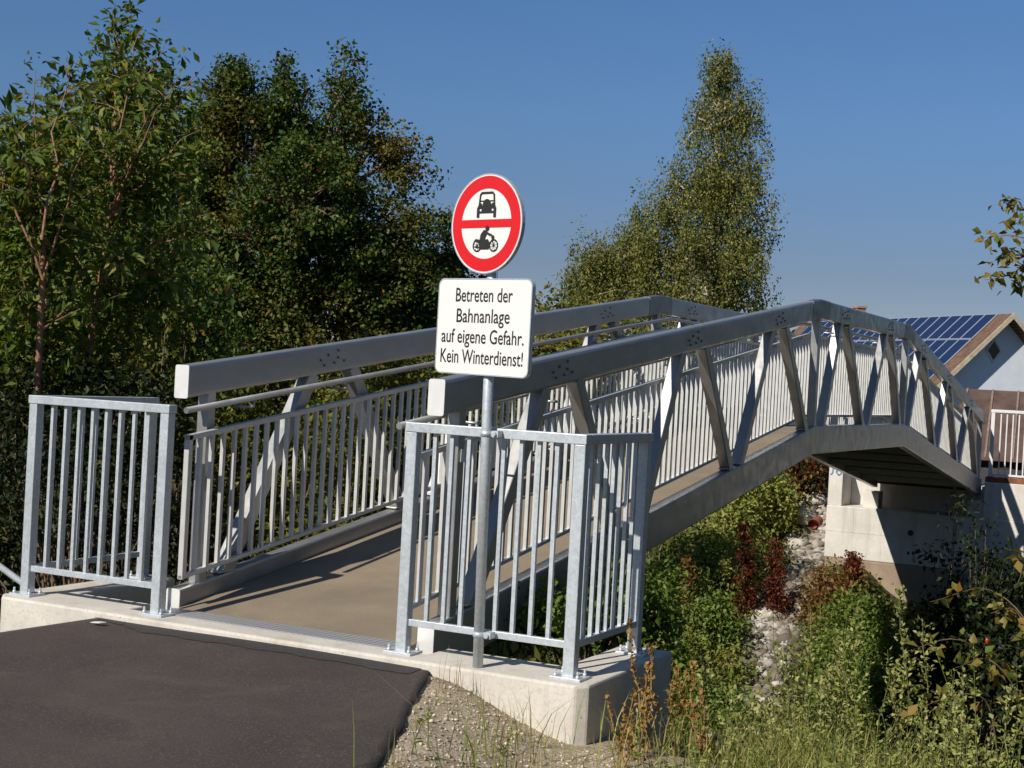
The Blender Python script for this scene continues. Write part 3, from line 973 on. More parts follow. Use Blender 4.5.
    stroke([(.066, cz), (.046, cz+.058)], .007, D1+.0009)
    stroke([(.048, cz+.058), (.030, cz+.062)], .006, D1+.0010)
    disc(.058, cz+.044, .011, z=D1+.0011)
    mb.add([P(a*S, b*S+OZ, D1+.0012) for a, b in ((-.040, cz+.030), (-.006, cz+.028), (.014, cz+.064), (.010, cz+.080), (-.010, cz+.084), (-.034, cz+.060))], [tuple(range(6))])
    stroke([(.006, cz+.072), (.036, cz+.056)], .012, D1+.0013)
    stroke([(-.020, cz+.032), (.016, cz+.022)], .016, D1+.0014)
    stroke([(.016, cz+.022), (.006, cz-.014)], .012, D1+.0015)
    disc(.014, cz+.092, .014, z=D1+.0016)
    stroke([(-.075, cz-.006), (-.02, cz-.014)], .006, D1+.0017)
    mb.build('motorcycle_symbol', M['sign_black'], sign)
    # text board
    P = pos(-.014, 1.563, .010)
    w2, h2 = .605/2, .443/2
    def rr(a, b, r, k=6):
        out = []
        for cx, cy, s in ((a-r, -b+r, -90), (a-r, b-r, 0), (-a+r, b-r, 90), (-a+r, -b+r, 180)):
            for i in range(k+1):
                q = math.radians(s+90*i/k); out.append((cx+r*math.cos(q), cy+r*math.sin(q)))
        return out
    mb = MB(); mb.prism(rr(w2, h2, .035), P, -.003, .003)
    mb.cur = 1
    rim = rr(w2+.0008, h2+.0008, .036); rim2 = rr(w2-.005, h2-.005, .031)
    rings = [[P(*a, .004), P(*a, -.018), P(*b_, -.018), P(*b_, .004)] for a, b_ in zip(rim+rim[:1], rim2+rim2[:1])]
    mb.loft(rings, cap=False)
    board = mb.build('text_board', [M['sign_white'], M['galv']], t)
    lines = [('Betreten der', .368, .120), ('Bahnanlage', .345, .024), ('auf eigene Gefahr.', .535, -.071), ('Kein Winterdienst!', .535, -.165)]
    for txt, wd, zz in lines:
        V, F = text_mesh(txt, wd, .066, 0)
        mb = MB(); mb.add([P(a, zz-.005+b, .0042) for a, b in V], F)
        mb.build('lettering', M['sign_black'], board)
    for z in (zc+.1, zc-.1, 1.563+.12, 1.563-.12):
        mb = MB()
        o = np.array([px_, py_, 0])
        a = tuple(o+e*-.075+n*.027+up*z); b_ = tuple(o+e*.075+n*.027+up*z)
        mb.bar(a, b_, .03, .012, side=(0, 0, 1))
        mb.tube([(px_, py_, z-.014), (px_, py_, z+.014)], .0275, 14)
        mb.build('clamp', M['galv'], t)
    t.rotation_euler = Matrix.Rotation(math.radians(-.95), 3, Vector([float(c) for c in _F])).to_euler()
    return t
signpost()

# ------------------------------------------------------------------ far abutment
def far_abutment():
    t = tag(empty('bridge_abutment', (-1.7, 17.05, -1)), 'pale concrete abutment under the far end of the footbridge, half in bridge shade', 'abutment')
    YF = 17.0
    mb = MB(); mb.box(-3.18, 2.6, YF, 18.4, -1.22, -.40)
    mb.build('wall', M['concrete_far'], t, bevel=.015)
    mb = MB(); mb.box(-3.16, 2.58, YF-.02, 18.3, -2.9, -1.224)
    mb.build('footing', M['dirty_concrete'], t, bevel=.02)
    mb = MB(); mb.prism([(YF+.02, -.403), (18.3, -.403), (18.3, .22), (YF+.02, .22)], lambda a, b, x: (x, a, b), -3.175, -2.95)
    mb.build('wing_wall', M['concrete_far'], t, bevel=.012)
    mb = MB(); mb.box(-2.948, -.80, 17.62, 18.2, -.403, .05)
    mb.build('back_wall', M['concrete_far'], t, bevel=.012)
    mb = MB(); mb.box(-.798, 2.6, YF+.03, 18.25, -.403, .155)
    mb.build('wing_wall', M['concrete_far'], t, bevel=.012)
    for x in (-2.52, -.93):
        mb = MB(); mb.box(x-.12, x+.12, 17.15, 17.45, -.403, -.14)
        mb.build('bearing_block', M['concrete_far'], t, bevel=.008)
    mb = MB(); mb.tube([(-1.85, YF-.012, -.72), (-1.85, YF+.02, -.72)], .045, 14)
    mb.build('drain_hole', M['sign_black'], t)
    # board joints of the formwork, as thin raised ribs
    mb = MB()
    for x in (-2.75, -2.3, -1.4, -.6, .3):
        mb.box(x-.006, x+.006, YF-.004, YF+.01, -1.21, -.41)
    mb.box(-3.17, 2.59, YF-.004, YF+.01, -.80, -.79)
    mb.build('formwork_seam', M['concrete_far'], t)
    # blue spray marks on the wing wall
    gm = mat_simple('spray_blue', (.10, .22, .38), .7)
    mb = MB()
    def st(pts, w=.022):
        for (x0, z0), (x1, z1) in zip(pts[:-1], pts[1:]):
            mb.bar((x0, YF+.017, z0), (x1, YF+.017, z1), .004, w, side=(0, 1, 0))
    st([(-3.13, .20), (-3.09, .20)]); st([(-3.11, .19), (-3.115, .11), (-3.15, .08)])
    st([(-3.03, .17), (-3.06, .13), (-3.02, .08), (-2.975, .11), (-2.985, .16), (-3.03, .17)])
    mb.build('graffiti', gm, t)
far_abutment()
wr = mat_simple('white_railing_paint', (.62, .62, .62), .5, 0, .06)
guard_railing('white slim railing on the far abutment beside the bridge end, brown shed roof behind', 2.4, -.80, 0, zb=.157, y0=17.35, nfront=34, nside=0, matr=wr, zlow=.10)
mb = MB(); mb.box(-.795, 2.5, 17.05, 17.32, .158, .235)
o = mb.build('timber_beam', mat_simple('rusty_timber', (.20, .075, .03), .8, 0, .5, 5, .3), origin=(.8, 17.2, .158), bevel=.006)
tag(o, 'rust brown timber beam lying along the top of the far wing wall', 'beam')

# far landing path
mb = MB(); mb.box(-2.5, -.95, 17.42, 24, -.02, .075)
p = mb.build('path_far', M['asphalt']); p['kind'] = 'structure'

# ------------------------------------------------------------------ house with the solar roof
def house():
    A = pd(1013.5, 313.5, 60)                     # gable apex
    hr = unit(_R0); hf = np.array([_F[0], _F[1], 0]); hf = hf/np.linalg.norm(hf)
    r = -.29*hr+.957*hf; r = r/np.linalg.norm(r)  # ridge, away from us
    g = np.array([-r[1], r[0], 0])                # to the left along the gable
    if g@hr > 0: g = -g
    tanp = .93
    base = np.array([A[0], A[1], -4.0])
    t = tag(empty('house', base), 'white house with brown tiled gable roof covered in blue solar panels', 'house')
    W = 4.4; L = 18.0; ov = .6
    z = np.array([0, 0, 1.0])
    def pt(s, d, h): return A+r*d+g*s+z*h          # s left, d along the ridge, h relative to the apex
    roof = mat_house_roof()
    wall = mat_simple('white_render', (.66, .70, .76), .9, 0, .05, 2)
    mb = MB()
    n = [(-W+.5, -(W-.5)*tanp-.22), (0, -.22), (W-.5, -(W-.5)*tanp-.22), (W-.5, -9.0), (-W+.5, -9.0)]
    mb.prism(n, lambda a, b, d: tuple(pt(a, d, b)), ov, L-ov)
    mb.build('wall', wall, t)
    mb = MB()
    th = .2
    for sg in (1, -1):
        q = [(0, 0), (sg*W, -W*tanp), (sg*W, -W*tanp-th), (0, -th)]
        mb.prism(q, lambda a, b, d: tuple(pt(a+.0005*sg, d, b)), 0, L)
    rf = mb.build('roof', roof, t)
    mb = MB()
    for sg in (1, -1):                              # pale barge boards
        q = [(0, .03), (sg*W, -W*tanp+.03), (sg*W, -W*tanp-.22), (0, -.22)]
        mb.prism(q, lambda a, b, d: tuple(pt(a+.0005*sg, d, b)), -.05, -.005)
    mb.build('barge_board', mat_simple('pale_board', (.50, .42, .31), .7, 0, .2, 6), rf)
    # chimney, behind the ridge
    c = pt(-.3, 12.8, 0)
    mb = MB()
    for dx, dz0, dz1 in ((.22, -1.6, .62), (.27, .621, .72)):
        vs = []
        for zz in (dz0, dz1):
            for i, j in ((-1, -1), (1, -1), (1, 1), (-1, 1)): vs.append(tuple(c+r*dx*i+g*dx*j+z*zz))
        mb.add(vs, [(3, 2, 1, 0), (4, 5, 6, 7), (0, 1, 5, 4), (1, 2, 6, 5), (2, 3, 7, 6), (3, 0, 4, 7)])
    mb.build('chimney', mat_simple('brick_chimney', (.36, .20, .14), .9, 0, .3, 10), rf)
    # solar panels on the left slope
    sl = math.hypot(1, tanp); pm = mat_solar(); fm = mat_simple('panel_frame', (.60, .62, .66), .4, .5, .05)
    nrm = unit((g*tanp+z)[None])[0]
    dn = unit((g-z*tanp)[None])[0]
    proto = None
    for row in range(4):
        for col in range(19):
            o0 = A+r*(.95+.83*col)+dn*(.06+1.66*row)+nrm*.07
            if proto is None:
                mb = MB()
                f = lambda a, b, d: tuple(a*r+b*dn+d*nrm)
                mb.prism([(.0, .0), (.81, .0), (.81, 1.63), (.0, 1.63)], f, -.04, 0)
                mb.cur = 1
                mb.add([f(.035, .035, .004), f(.775, .035, .004), f(.775, 1.595, .004), f(.035, 1.595, .004)], [(0, 1, 2, 3)])
                proto = o = mb.build('solar_panel', [fm, pm], t, origin=(0, 0, 0))
            else:
                o = proto.copy(); COL.objects.link(o)
            o.parent = t
            o.location = Vector(o0)-t.location
    # diamond window in the gable
    wc = pt(.45, ov-.02, -1.55)
    f = lambda a, b, d: tuple(wc+g*a+z*b+r*d)
    mb = MB(); mb.prism([(.40, 0), (0, .52), (-.40, 0), (0, -.52)], f, -.03, .03)
    w_ = mb.build('window', mat_simple('window_surround', (.60, .57, .53), .8), t)
    mb = MB(); mb.prism([(.29, 0), (0, .39), (-.29, 0), (0, -.39)], f, -.04, -.031)
    mb.build('pane', mat_simple('dark_glass', (.012, .013, .016), .15, 0, .05), w_)

def mat_house_roof():
    m, nt, b, _ = new_mat('brown_roof_tiles')
    c = ramp(nt, noise(nt, 3.5, 6), [(.3, (.10, .055, .035)), (.7, (.19, .11, .07))])
    nt.links.new(c, b.inputs['Base Color']); b.inputs['Roughness'].default_value = .8
    w = nd(nt, 'ShaderNodeTexWave'); w.inputs['Scale'].default_value = 2.6; w.bands_direction = 'Z'
    g_ = nt.nodes.new('ShaderNodeNewGeometry'); nt.links.new(g_.outputs['Position'], w.inputs['Vector'])
    bump(nt, b, w.outputs['Fac'], .6, .05)
    return m

def mat_solar():
    m, nt, b, _ = new_mat('solar_cells')
    c = ramp(nt, noise(nt, 8, 3), [(.3, (.010, .021, .066)), (.7, (.016, .033, .095))])
    nt.links.new(c, b.inputs['Base Color'])
    b.inputs['Roughness'].default_value = .25; b.inputs['Specular IOR Level'].default_value = .5
    return m
house()

def shed():
    D = 40
    a = pd(962, 388.5, D); b = pd(1075, 393, D-1.0)
    hr = unit(_R0); hf = np.array([_F[0], _F[1], 0]); hf = hf/np.linalg.norm(hf)
    e = b-a; e[2] = 0; e = unit(e[None])[0]
    n = np.cross([0, 0, 1], e); n = n if n@hf < 0 else -n       # towards us
    z = np.array([0, 0, 1.0])
    base = a-z*(a[2]+3.6)
    t = tag(empty('shed', base), 'low shed with a rusty brown sheet roof in front of the white house', 'shed')
    def f(s, d, h): return tuple(a+e*s+n*d+z*h)
    Lh = 7.0; run = 3.0; dropz = -1.75
    m, nt, bs, _ = new_mat('rusty_sheet_roof')
    c = ramp(nt, noise(nt, 2.2, 6), [(.3, (.065, .038, .028)), (.7, (.13, .082, .062))])
    gg = nt.nodes.new('ShaderNodeNewGeometry')
    nt.links.new(c, bs.inputs['Base Color']); bs.inputs['Roughness'].default_value = .7
    mb = MB(); mb.add([f(0, 0, 0), f(Lh, 0, 0), f(Lh, run, dropz), f(0, run, dropz), f(0, 0, -.06), f(Lh, 0, -.06), f(Lh, run, dropz-.06), f(0, run, dropz-.06)],
                      [(0, 1, 2, 3), (7, 6, 5, 4), (0, 4, 5, 1), (1, 5, 6, 2), (2, 6, 7, 3), (3, 7, 4, 0)])
    mb.add([f(0, 0, 0), f(Lh, 0, 0), f(Lh, -run, dropz), f(0, -run, dropz), f(0, 0, -.06), f(Lh, 0, -.06), f(Lh, -run, dropz-.06), f(0, -run, dropz-.06)],
           [(0, 1, 2, 3), (7, 6, 5, 4), (0, 4, 5, 1), (1, 5, 6, 2), (2, 6, 7, 3), (3, 7, 4, 0)])
    rf = mb.build('roof', m, t)
    mb = MB()
    for i in range(11):
        s = .15+i*.66
        mb.bar(f(s, .02, .012), f(s, run, dropz+.012), .05, .035, side=tuple(e))
    mb.build('standing_seam', mat_simple('seam_metal', (.22, .155, .12), .6, 0, .3, 8), rf)
    dk = mat_simple('dark_boards', (.04, .03, .025), .9, 0, .4, 6)
    mb = MB()
    for s in (.3, 2.2, 4.1, 6.6):
        mb.bar(f(s, run-.2, dropz-.1), f(s, run-.2, -4.5), .14, .14)
    mb.build('post', dk, t)
    mb = MB(); mb.prism([(.2, 0), (Lh-.2, 0), (Lh-.2, .2), (.2, .2)], lambda s, d, h: f(s, d+.6, h), -4.5, -.75)
    mb.build('wall', dk, t)
shed()

# leaning grey rail at the far left behind the railing
mb = MB(); mb.tube([pd(-30, 545, 9.2), pd(24, 584, 8.6), pd(60, 612, 8.2)], .02, 10)
a0 = pd(24, 584, 8.6)
o = mb.build('handrail', M['galv'], origin=tuple(a0)); tag(o, 'grey sloping handrail pipe in the dark left of the abutment', 'handrail')
# litter on the asphalt
mb = MB(); mb.prism([(-.03, -.012), (.02, -.018), (.034, .006), (-.004, .016), (-.028, .010)], lambda a, b, d: (-2.52+a*1.3, -.27+b*1.3, float(asphalt_z(-2.52, -.27))+.012+d+a*.12), 0, .003)
o = mb.build('paper_scrap', M['sign_white'], origin=(-2.52, -.27, -.02)); tag(o, 'small white scrap of paper lying on the asphalt', 'litter')

# ------------------------------------------------------------------ trees
def gz(p): return float(ground_z(p[0], p[1]))
def foot(u, D):
    p = pd(u, 400, D); return np.array([p[0], p[1], gz(p)])

# slender young trees at the left edge: stems, upright shoots, drooping leaves
def young_tree(label, D, stems, shoots, seed, leafm, size=.086, mass=(), nm=0):
    rng = np.random.default_rng(seed)
    base = foot(stems[0][0][0], D)
    t = tag(empty('young_tree', base), label, 'tree', 'slender young trees at the left edge')
    mb = MB(); P = []; A = []
    for s in stems:
        pts = [base-np.array([0, 0, .2])]+[pd(u, v, D+dd) for u, v, dd in s]
        mb.tube(pts, list(np.linspace(.032, .010, len(pts))), 8)
    for (u0, v0, d0), (u1, v1, d1) in shoots:
        a, b = pd(u0, v0, D+d0), pd(u1, v1, D+d1)
        L = np.linalg.norm(b-a)
        pts = curve_pts(a, b, 6, .07, .03, rng)
        mb.tube(pts, list(np.linspace(.010, .002, 7)), 5, cap=False)
        pa = np.array(pts)
        nl = int(L*56)
        for i in range(nl):
            tt = (i+rng.random())/nl
            if tt < .06: continue
            f = tt*6; j = min(int(f), 5); q = pa[j]+(pa[j+1]-pa[j])*(f-j)
            ax = unit((pa[j+1]-pa[j])[None])[0]
            o = unit(rng.normal(size=(1, 3)))[0]; o = o-ax*(o@ax); o = o/np.linalg.norm(o)
            d = unit((o*.8+ax*.35+np.array([0, 0, -.55])*rng.random())[None])[0]
            tw = .03+.16*rng.random()*(1-tt*.6)
            P.append(q+o*tw+d*size*.5); A.append(d)
        for i in range(int(L*4.5)):                 # side twigs
            tt = .1+.8*rng.random(); f = tt*6; j = min(int(f), 5); q = pa[j]+(pa[j+1]-pa[j])*(f-j)
            o = unit(rng.normal(size=(1, 3)))[0]; o[2] = abs(o[2])*.5+.2; o = o/np.linalg.norm(o)
            l = (.25+.35*rng.random())*(1.1-tt*.7)
            e = q+o*l
            mb.tube([q, (q+e)/2+np.array([0, 0, .02]), e], [.004, .003, .0015], 4, cap=False)
            for k in range(int(l*54)):
                s = q+(e-q)*(.2+.8*rng.random())
                d = unit((rng.normal(size=3)*.6+o*.5+np.array([0, 0, -.5]))[None])[0]
                P.append(s+d*size*.55); A.append(d)
    mb.build('trunk', M['bark_red'], t)
    P = np.array(P); A = np.array(A)
    S = size*(.65+.6*rng.random(len(P)))
    V, Fc = leaves_geo(P, A, S, S*.42, .22, rng)
    if nm:
        Q, O, k = sample_lobes(mass, nm, rng, .6)
        V2, F2 = leaf_cloud(Q, O, 10, .12, size, rng, .5, .42)
        Fc = np.concatenate([Fc, F2+len(V)]); V = np.concatenate([V, V2])
    np_mesh('crown', V, Fc, leafm, t)

def fan(rng, roots, tips, D):
    return [((*r_, rng.normal()*.25), (*tp, rng.normal()*.5)) for r_, tp in zip(roots, tips)]
r_ = np.random.default_rng(3)
tipsA = [(8, 118), (-6, 180), (36, 70), (70, 62), (52, 130), (20, 170), (90, 140), (-25, 120), (75, 200), (5, 250), (60, 250), (-20, 290), (90, 300), (15, 330)]
rootsA = [(42, 260)]*2+[(42, 240)]*3+[(43, 280)]*4+[(42, 330)]*5
young_tree('young tree with a straight reddish stem at the far left behind the railing', 9.6, [[(36, 420, 0), (39, 350, 0), (43, 270, 0), (45, 200, .1), (40, 120, .1)]],
           fan(r_, rootsA, tipsA, 9.6), 11, M['leaf_cherry'], mass=[lobe(40, 210, 9.8, 55, 90, 55), lobe(20, 330, 9.8, 60, 70, 55), lobe(-10, 240, 9.9, 50, 80, 50), lobe(28, 150, 9.8, 40, 45, 40), lobe(62, 120, 9.8, 16, 36, 20)], nm=300)
tipsB = [(118, 2), (140, 30), (112, 60), (165, 45), (95, 110), (180, 75), (205, 65), (150, 110), (200, 130), (80, 150), (190, 190), (212, 230), (150, 180), (180, 280), (120, 260), (60, 290), (215, 215), (140, 330)]
rootsB = [(112, 190)]*5+[(110, 220)]*6+[(100, 280)]*7
young_tree('taller young tree with a forked pale stem, its shoots reaching the top edge', 10.6,
           [[(84, 430, 0), (90, 350, 0), (102, 270, 0), (112, 190, .1), (116, 100, .1)], [(82, 430, 0), (95, 300, .2), (130, 200, .3), (160, 120, .3)]],
           fan(r_, rootsB, tipsB, 10.6), 12, M['leaf_cherry'], mass=[lobe(125, 190, 10.8, 55, 90, 60), lobe(140, 290, 10.8, 75, 80, 60), lobe(80, 330, 10.8, 60, 60, 60), lobe(116, 90, 10.8, 20, 50, 25), lobe(160, 115, 10.8, 26, 40, 25)], nm=320)

# the big dense tree in the left half
D = 24
make_tree('broadleaf_tree', 'big dense dark green tree with rusty patches behind the left truss', 'tree', foot(300, D), pd(300, 260, D), .12,
          [lobe(345, 78, D+.3, 6, 18), lobe(349, 98, D+.3, 13, 18), lobe(232, 78, D+.3, 7, 18), lobe(240, 94, D, 14, 18), lobe(284, 76, D+.3, 5, 20), lobe(388, 112, D, 6, 18), lobe(400, 144, D, 14, 20), lobe(300, 204, D-1, 50, 60), lobe(272, 128, D, 20, 34), lobe(300, 150, D, 30, 40), lobe(316, 138, D, 16, 34), lobe(205, 160, D, 26, 44), lobe(228, 138, D, 34, 46), lobe(236, 93, D, 10, 24), lobe(262, 120, D+.5, 16, 34), lobe(212, 206, D, 40, 56), lobe(250, 240, D-.5, 52, 60), lobe(286, 104, D, 8, 24), lobe(293, 150, D+.5, 16, 40),
           lobe(343, 138, D+.2, 26, 36), lobe(342, 96, D, 10, 24), lobe(330, 175, D, 34, 40), lobe(395, 165, D+.2, 22, 36), lobe(381, 133, D, 10, 26), lobe(412, 221, D, 12, 34),
           lobe(365, 231, D-.3, 44, 44), lobe(310, 241, D+.5, 40, 50), lobe(290, 300, D-.6, 62, 52), lobe(360, 300, D-.4, 52, 50), lobe(215, 300, D-.2, 62, 52), lobe(405, 310, D-.2, 45, 50), lobe(300, 385, D-.3, 130, 60), lobe(405, 265, D, 24, 30)],
          3300, 38, .10, .068, M['leaf_maple'], M['bark'], seed=21, ratio=.75, droop=.35, shell=.30, sub=6, subr=.18, hang=1.3)
D = 27
make_tree('broadleaf_tree', 'smaller round tree just left of the text board, behind the big dense tree', 'tree', foot(445, D), pd(440, 300, D), .09,
          [lobe(440, 262, D, 24, 34), lobe(448, 234, D, 10, 18), lobe(432, 241, D, 8, 16), lobe(420, 300, D, 36, 45), lobe(455, 320, D, 30, 45)],
          560, 34, .11, .075, M['leaf_maple'], M['bark'], seed=22, ratio=.75, droop=.35, sub=6, subr=.18)
D = 17
make_tree('broadleaf_tree', 'dense bushy tree filling the gap behind the two slender young trees', 'tree', foot(95, D), pd(95, 250, D), .08,
          [lobe(30, 230, D, 46, 60), lobe(110, 215, D, 40, 70), lobe(165, 190, D, 30, 60), lobe(190, 150, D, 16, 40), lobe(60, 300, D, 70, 60), lobe(150, 290, D, 60, 60), lobe(-20, 300, D, 60, 70), lobe(70, 370, D, 110, 50), lobe(180, 360, D, 60, 50), lobe(-20, 380, D, 60, 50)],
          1500, 30, .09, .07, M['leaf_cherry'], M['bark'], seed=27, ratio=.5, droop=.6, shell=.4, sub=6, subr=.18)
# birch beyond the bridge
D = 38
lb = [lobe(724, 66, D, 7, 16), lobe(716, 72, D, 10, 18), lobe(752, 120, D, 10, 22), lobe(752, 168, D, 12, 26), lobe(698, 118, D, 10, 20), lobe(722, 84, D, 9, 20), lobe(735, 100, D, 10, 20), lobe(708, 96, D, 8, 16), lobe(712, 107, D, 12, 24), lobe(722, 130, D, 15, 28), lobe(694, 130, D, 8, 22), lobe(736, 147, D, 9, 28), lobe(749, 182, D, 9, 40), lobe(712, 172, D, 24, 36), lobe(690, 197, D, 24, 32), lobe(725, 202, D, 26, 40), lobe(760, 217, D, 8, 34), lobe(672, 182, D, 8, 14), lobe(655, 217, D, 24, 28), lobe(675, 252, D, 42, 44), lobe(668, 197, D, 12, 18),
      lobe(636, 252, D, 26, 34), lobe(613, 270, D, 26, 32), lobe(582, 267, D, 12, 30), lobe(722, 257, D, 34, 46), lobe(744, 268, D, 14, 40), lobe(650, 301, D, 80, 46), lobe(574, 298, D, 12, 36), lobe(728, 301, D, 26, 30), lobe(754, 302, D, 14, 8), lobe(598, 306, D, 30, 30)]
make_tree('birch_tree', 'tall birch with drooping yellowish foliage rising behind the middle of the bridge', 'tree', foot(706, D), pd(719, 112, D), .17, lb,
          2400, 34, .105, .086, M['leaf_birch'], M['birch_bark'], seed=23, ratio=.5, droop=1.0, shell=.42, twigs=.1, hang=3.0, sub=6, subr=.21,
          trunk_pts=[foot(704, D)-np.array([0, 0, .3]), pd(704, 330, D), pd(706, 270, D), pd(712, 215, D), pd(716, 160, D), pd(717, 130, D), pd(719, 112, D)])

# branch of a tree whose trunk stands outside the frame on the right
def edge_tree():
    D = 11.0
    rng = np.random.default_rng(31)
    base = foot(1250, D)
    t = tag(empty('broadleaf_tree', base), 'tree beyond the right edge whose leafy branch hangs above the solar roof', 'tree')
    mb = MB()
    top = pd(1240, 120, D)
    mb.tube([base-np.array([0, 0, .3]), pd(1245, 350, D), top], [.11, .09, .05], 9)
    start = pd(1243, 230, D)
    mb.tube([start, pd(1140, 225, D), pd(1060, 245, D), pd(1018, 258, D)], [.05, .035, .02, .008], 7)
    P = []; A = []
    tw = [[(1060, 245), (1020, 205), (1000, 200)], [(1060, 245), (1010, 235), (978, 238)], [(1040, 250), (1012, 275), (985, 280)], [(1040, 250), (1024, 268), (1016, 290)], [(1060, 240), (1030, 225), (1006, 222)], [(1030, 255), (1010, 255), (995, 258)],
          [(1090, 232), (1060, 190), (1045, 170)], [(1120, 226), (1090, 260), (1075, 300)], [(1140, 225), (1120, 170), (1100, 140)]]
    for pts in tw:
        q = [pd(u, v, D+rng.normal()*.15) for u, v in pts]
        mb.tube(q, [.008, .005, .002], 5, cap=False)
        qa = np.array(q)
        for k in range(26):
            s = rng.random()**.7*2; j = min(int(s), 1); c = qa[j]+(qa[j+1]-qa[j])*(s-j)
            d = unit((rng.normal(size=3)*.7+np.array([0, 0, -.6]))[None])[0]
            P.append(c+rng.normal(size=3)*.04+d*.04); A.append(d)
    mb.build('trunk', M['bark'], t)
    P = np.array(P); A = np.array(A); S = .085*(.6+.7*rng.random(len(P)))
    V, Fc = leaves_geo(P, A, S, S*.6, .2, rng)
    Q, O, k = sample_lobes([lobe(1230, 110, D, 110, 120), lobe(1180, 200, D, 60, 60)], 260, rng)
    V2, F2 = leaf_cloud(Q, O, 14, .14, .085, rng)
    np_mesh('crown', np.concatenate([V, V2]), np.concatenate([Fc, F2+len(V)]), M['leaf_bramble'], t)
edge_tree()

# unseen trees: right ones added to block sky and darken reflections, left ones fill
def unseen_trees():
    spots = [(6.5, -1.5, 'first unseen tree added right of the view, nearest to the asphalt'), (7.6, 3.5, 'second unseen tree added right of the view on the near bank'), (6.4, 9.0, 'unseen tree added right of the view down in the cutting'),
             (8.6, 14.5, 'unseen tree added right of the view on the far bank'), (6.6, 20.5, 'unseen tree added right of the view behind the far abutment'), (4.2, 13.0, 'unseen tree added right of the view closest to the far slope'),
             (-9.5, -.5, 'tree left of the view beside the asphalt'), (-12.5, 4.0, 'tree left of the view on the near bank'), (-16.0, 11.0, 'tree left of the view down in the cutting'), (-20.0, 19.0, 'tree left of the view on the far bank'), (-26.0, 27.0, 'farthest tree left of the view')]
    proto = None
    for i, (x, y, lab) in enumerate(spots):
        z = float(ground_z(x, y))
        if proto is None:
            b = np.array([x, y, z]); o3 = lambda a, c, h, r, rh: (b+np.array([a, c, h]), (r, rh, r))
            proto = make_tree('broadleaf_tree', lab, 'tree', b, b+np.array([0, 0, 6.5]), .16,
                              [o3(0, 0, 5.6, 1.4, 1.5), o3(.8, .3, 4.0, 1.6, 1.6), o3(-.8, -.4, 3.8, 1.6, 1.7), o3(.2, .8, 2.4, 1.8, 1.5), o3(-.3, -.8, 2.2, 1.8, 1.5), o3(.3, 0, 1.0, 1.7, 1.0)],
                              900, 16, .2, .14, M['leaf_maple'], M['bark'], seed=77, group='trees beside the view')
        else:
            r = proto.copy(); COL.objects.link(r); r.location = (x, y, z); r.rotation_euler.z = i*1.3; r.scale = (1+.06*(i % 5),)*3; r['label'] = lab
            for ch in list(proto.children):
                c = ch.copy(); COL.objects.link(c); c.parent = r
unseen_trees()

# ------------------------------------------------------------------ shrubs left of and behind the bridge
def bush(label, u, D, lobes, n, per, size, m, seed, group=None, cat='bush', name='bush', **kw):
    b = foot(u, D)
    return make_bush(name, label, cat, b, lobes, n, per, kw.pop('spread', .10), size, m, seed=seed, group=group, **kw)
bush('yellowing shrub pressing against the left truss near its lower end', 265, 10.2, [lobe(250, 470, 10.4, 70, 75), lobe(330, 440, 10.6, 60, 70), lobe(215, 420, 10.4, 60, 60), lobe(280, 540, 10.2, 90, 40)], 520, 18, .052, M['leaf_shrub'], 41)
bush('bushy green shrub behind the left truss halfway along its first span', 430, 13, [lobe(420, 420, 13, 75, 80), lobe(370, 390, 13, 55, 60), lobe(470, 400, 13.2, 60, 65), lobe(400, 480, 13, 90, 40)], 520, 16, .06, M['leaf_shrub'], 42)
bush('dark bramble thicket in the shade behind the left guard railing', 90, 9.3, [lobe(60, 470, 9.5, 110, 70), lobe(140, 440, 9.8, 70, 60), lobe(60, 400, 9.9, 110, 50), lobe(150, 540, 9.6, 80, 50), lobe(-20, 540, 9.6, 70, 60)], 700, 18, .048, M['leaf_shaded'], 43, spread=.08)
bush('tangled olive bush under the big tree behind the young stems', 150, 12.4, [lobe(60, 380, 12.4, 110, 60), lobe(160, 370, 12.4, 80, 80), lobe(30, 320, 12.6, 80, 60), lobe(190, 330, 12.6, 50, 70), lobe(0, 285, 12.8, 80, 55), lobe(110, 295, 12.8, 70, 60), lobe(160, 250, 13, 40, 50)], 950, 12, .075, M['leaf_maple'], 44)
bush('yellow green bush showing between the two top chords right of the text board', 590, 20, [lobe(560, 350, 20, 60, 35), lobe(620, 345, 20, 50, 40), lobe(510, 370, 20, 60, 50), lobe(580, 400, 20, 100, 40)], 420, 12, .10, M['leaf_shrub'], 45, spread=.14)
bush('long mixed hedge far behind the left truss below the big tree', 330, 31, [lobe(160+45*i, 352+6*(i%3)-i*1.5, 31, 40, 46+5*(i%2)) for i in range(10)], 900, 18, .12, M['leaf_shrub'], 48, cat='hedge', name='hedge', spread=.2, nstem=2)
bush('dull green bush behind the flat middle span of the bridge', 720, 27, [lobe(700, 365, 27, 50, 30), lobe(770, 372, 27, 60, 30), lobe(830, 385, 27, 50, 25)], 300, 12, .12, M['leaf_shrub'], 46, spread=.18)
bush('dark shrub with red and yellow leaves left of the far abutment', 806, 25.0, [lobe(806, 480, 25, 18, 22), lobe(795, 465, 25.2, 18, 16), lobe(818, 466, 25.2, 12, 16)], 260, 14, .075, M['leaf_autumn'], 47)
bush('tall yellow green bush topping the slope left of the dark red shrub', 765, 24.2, [lobe(762, 490, 24.2, 26, 28), lobe(740, 505, 23.8, 26, 26), lobe(782, 500, 24.2, 16, 22)], 380, 14, .075, M['leaf_yellowgreen'], 49)

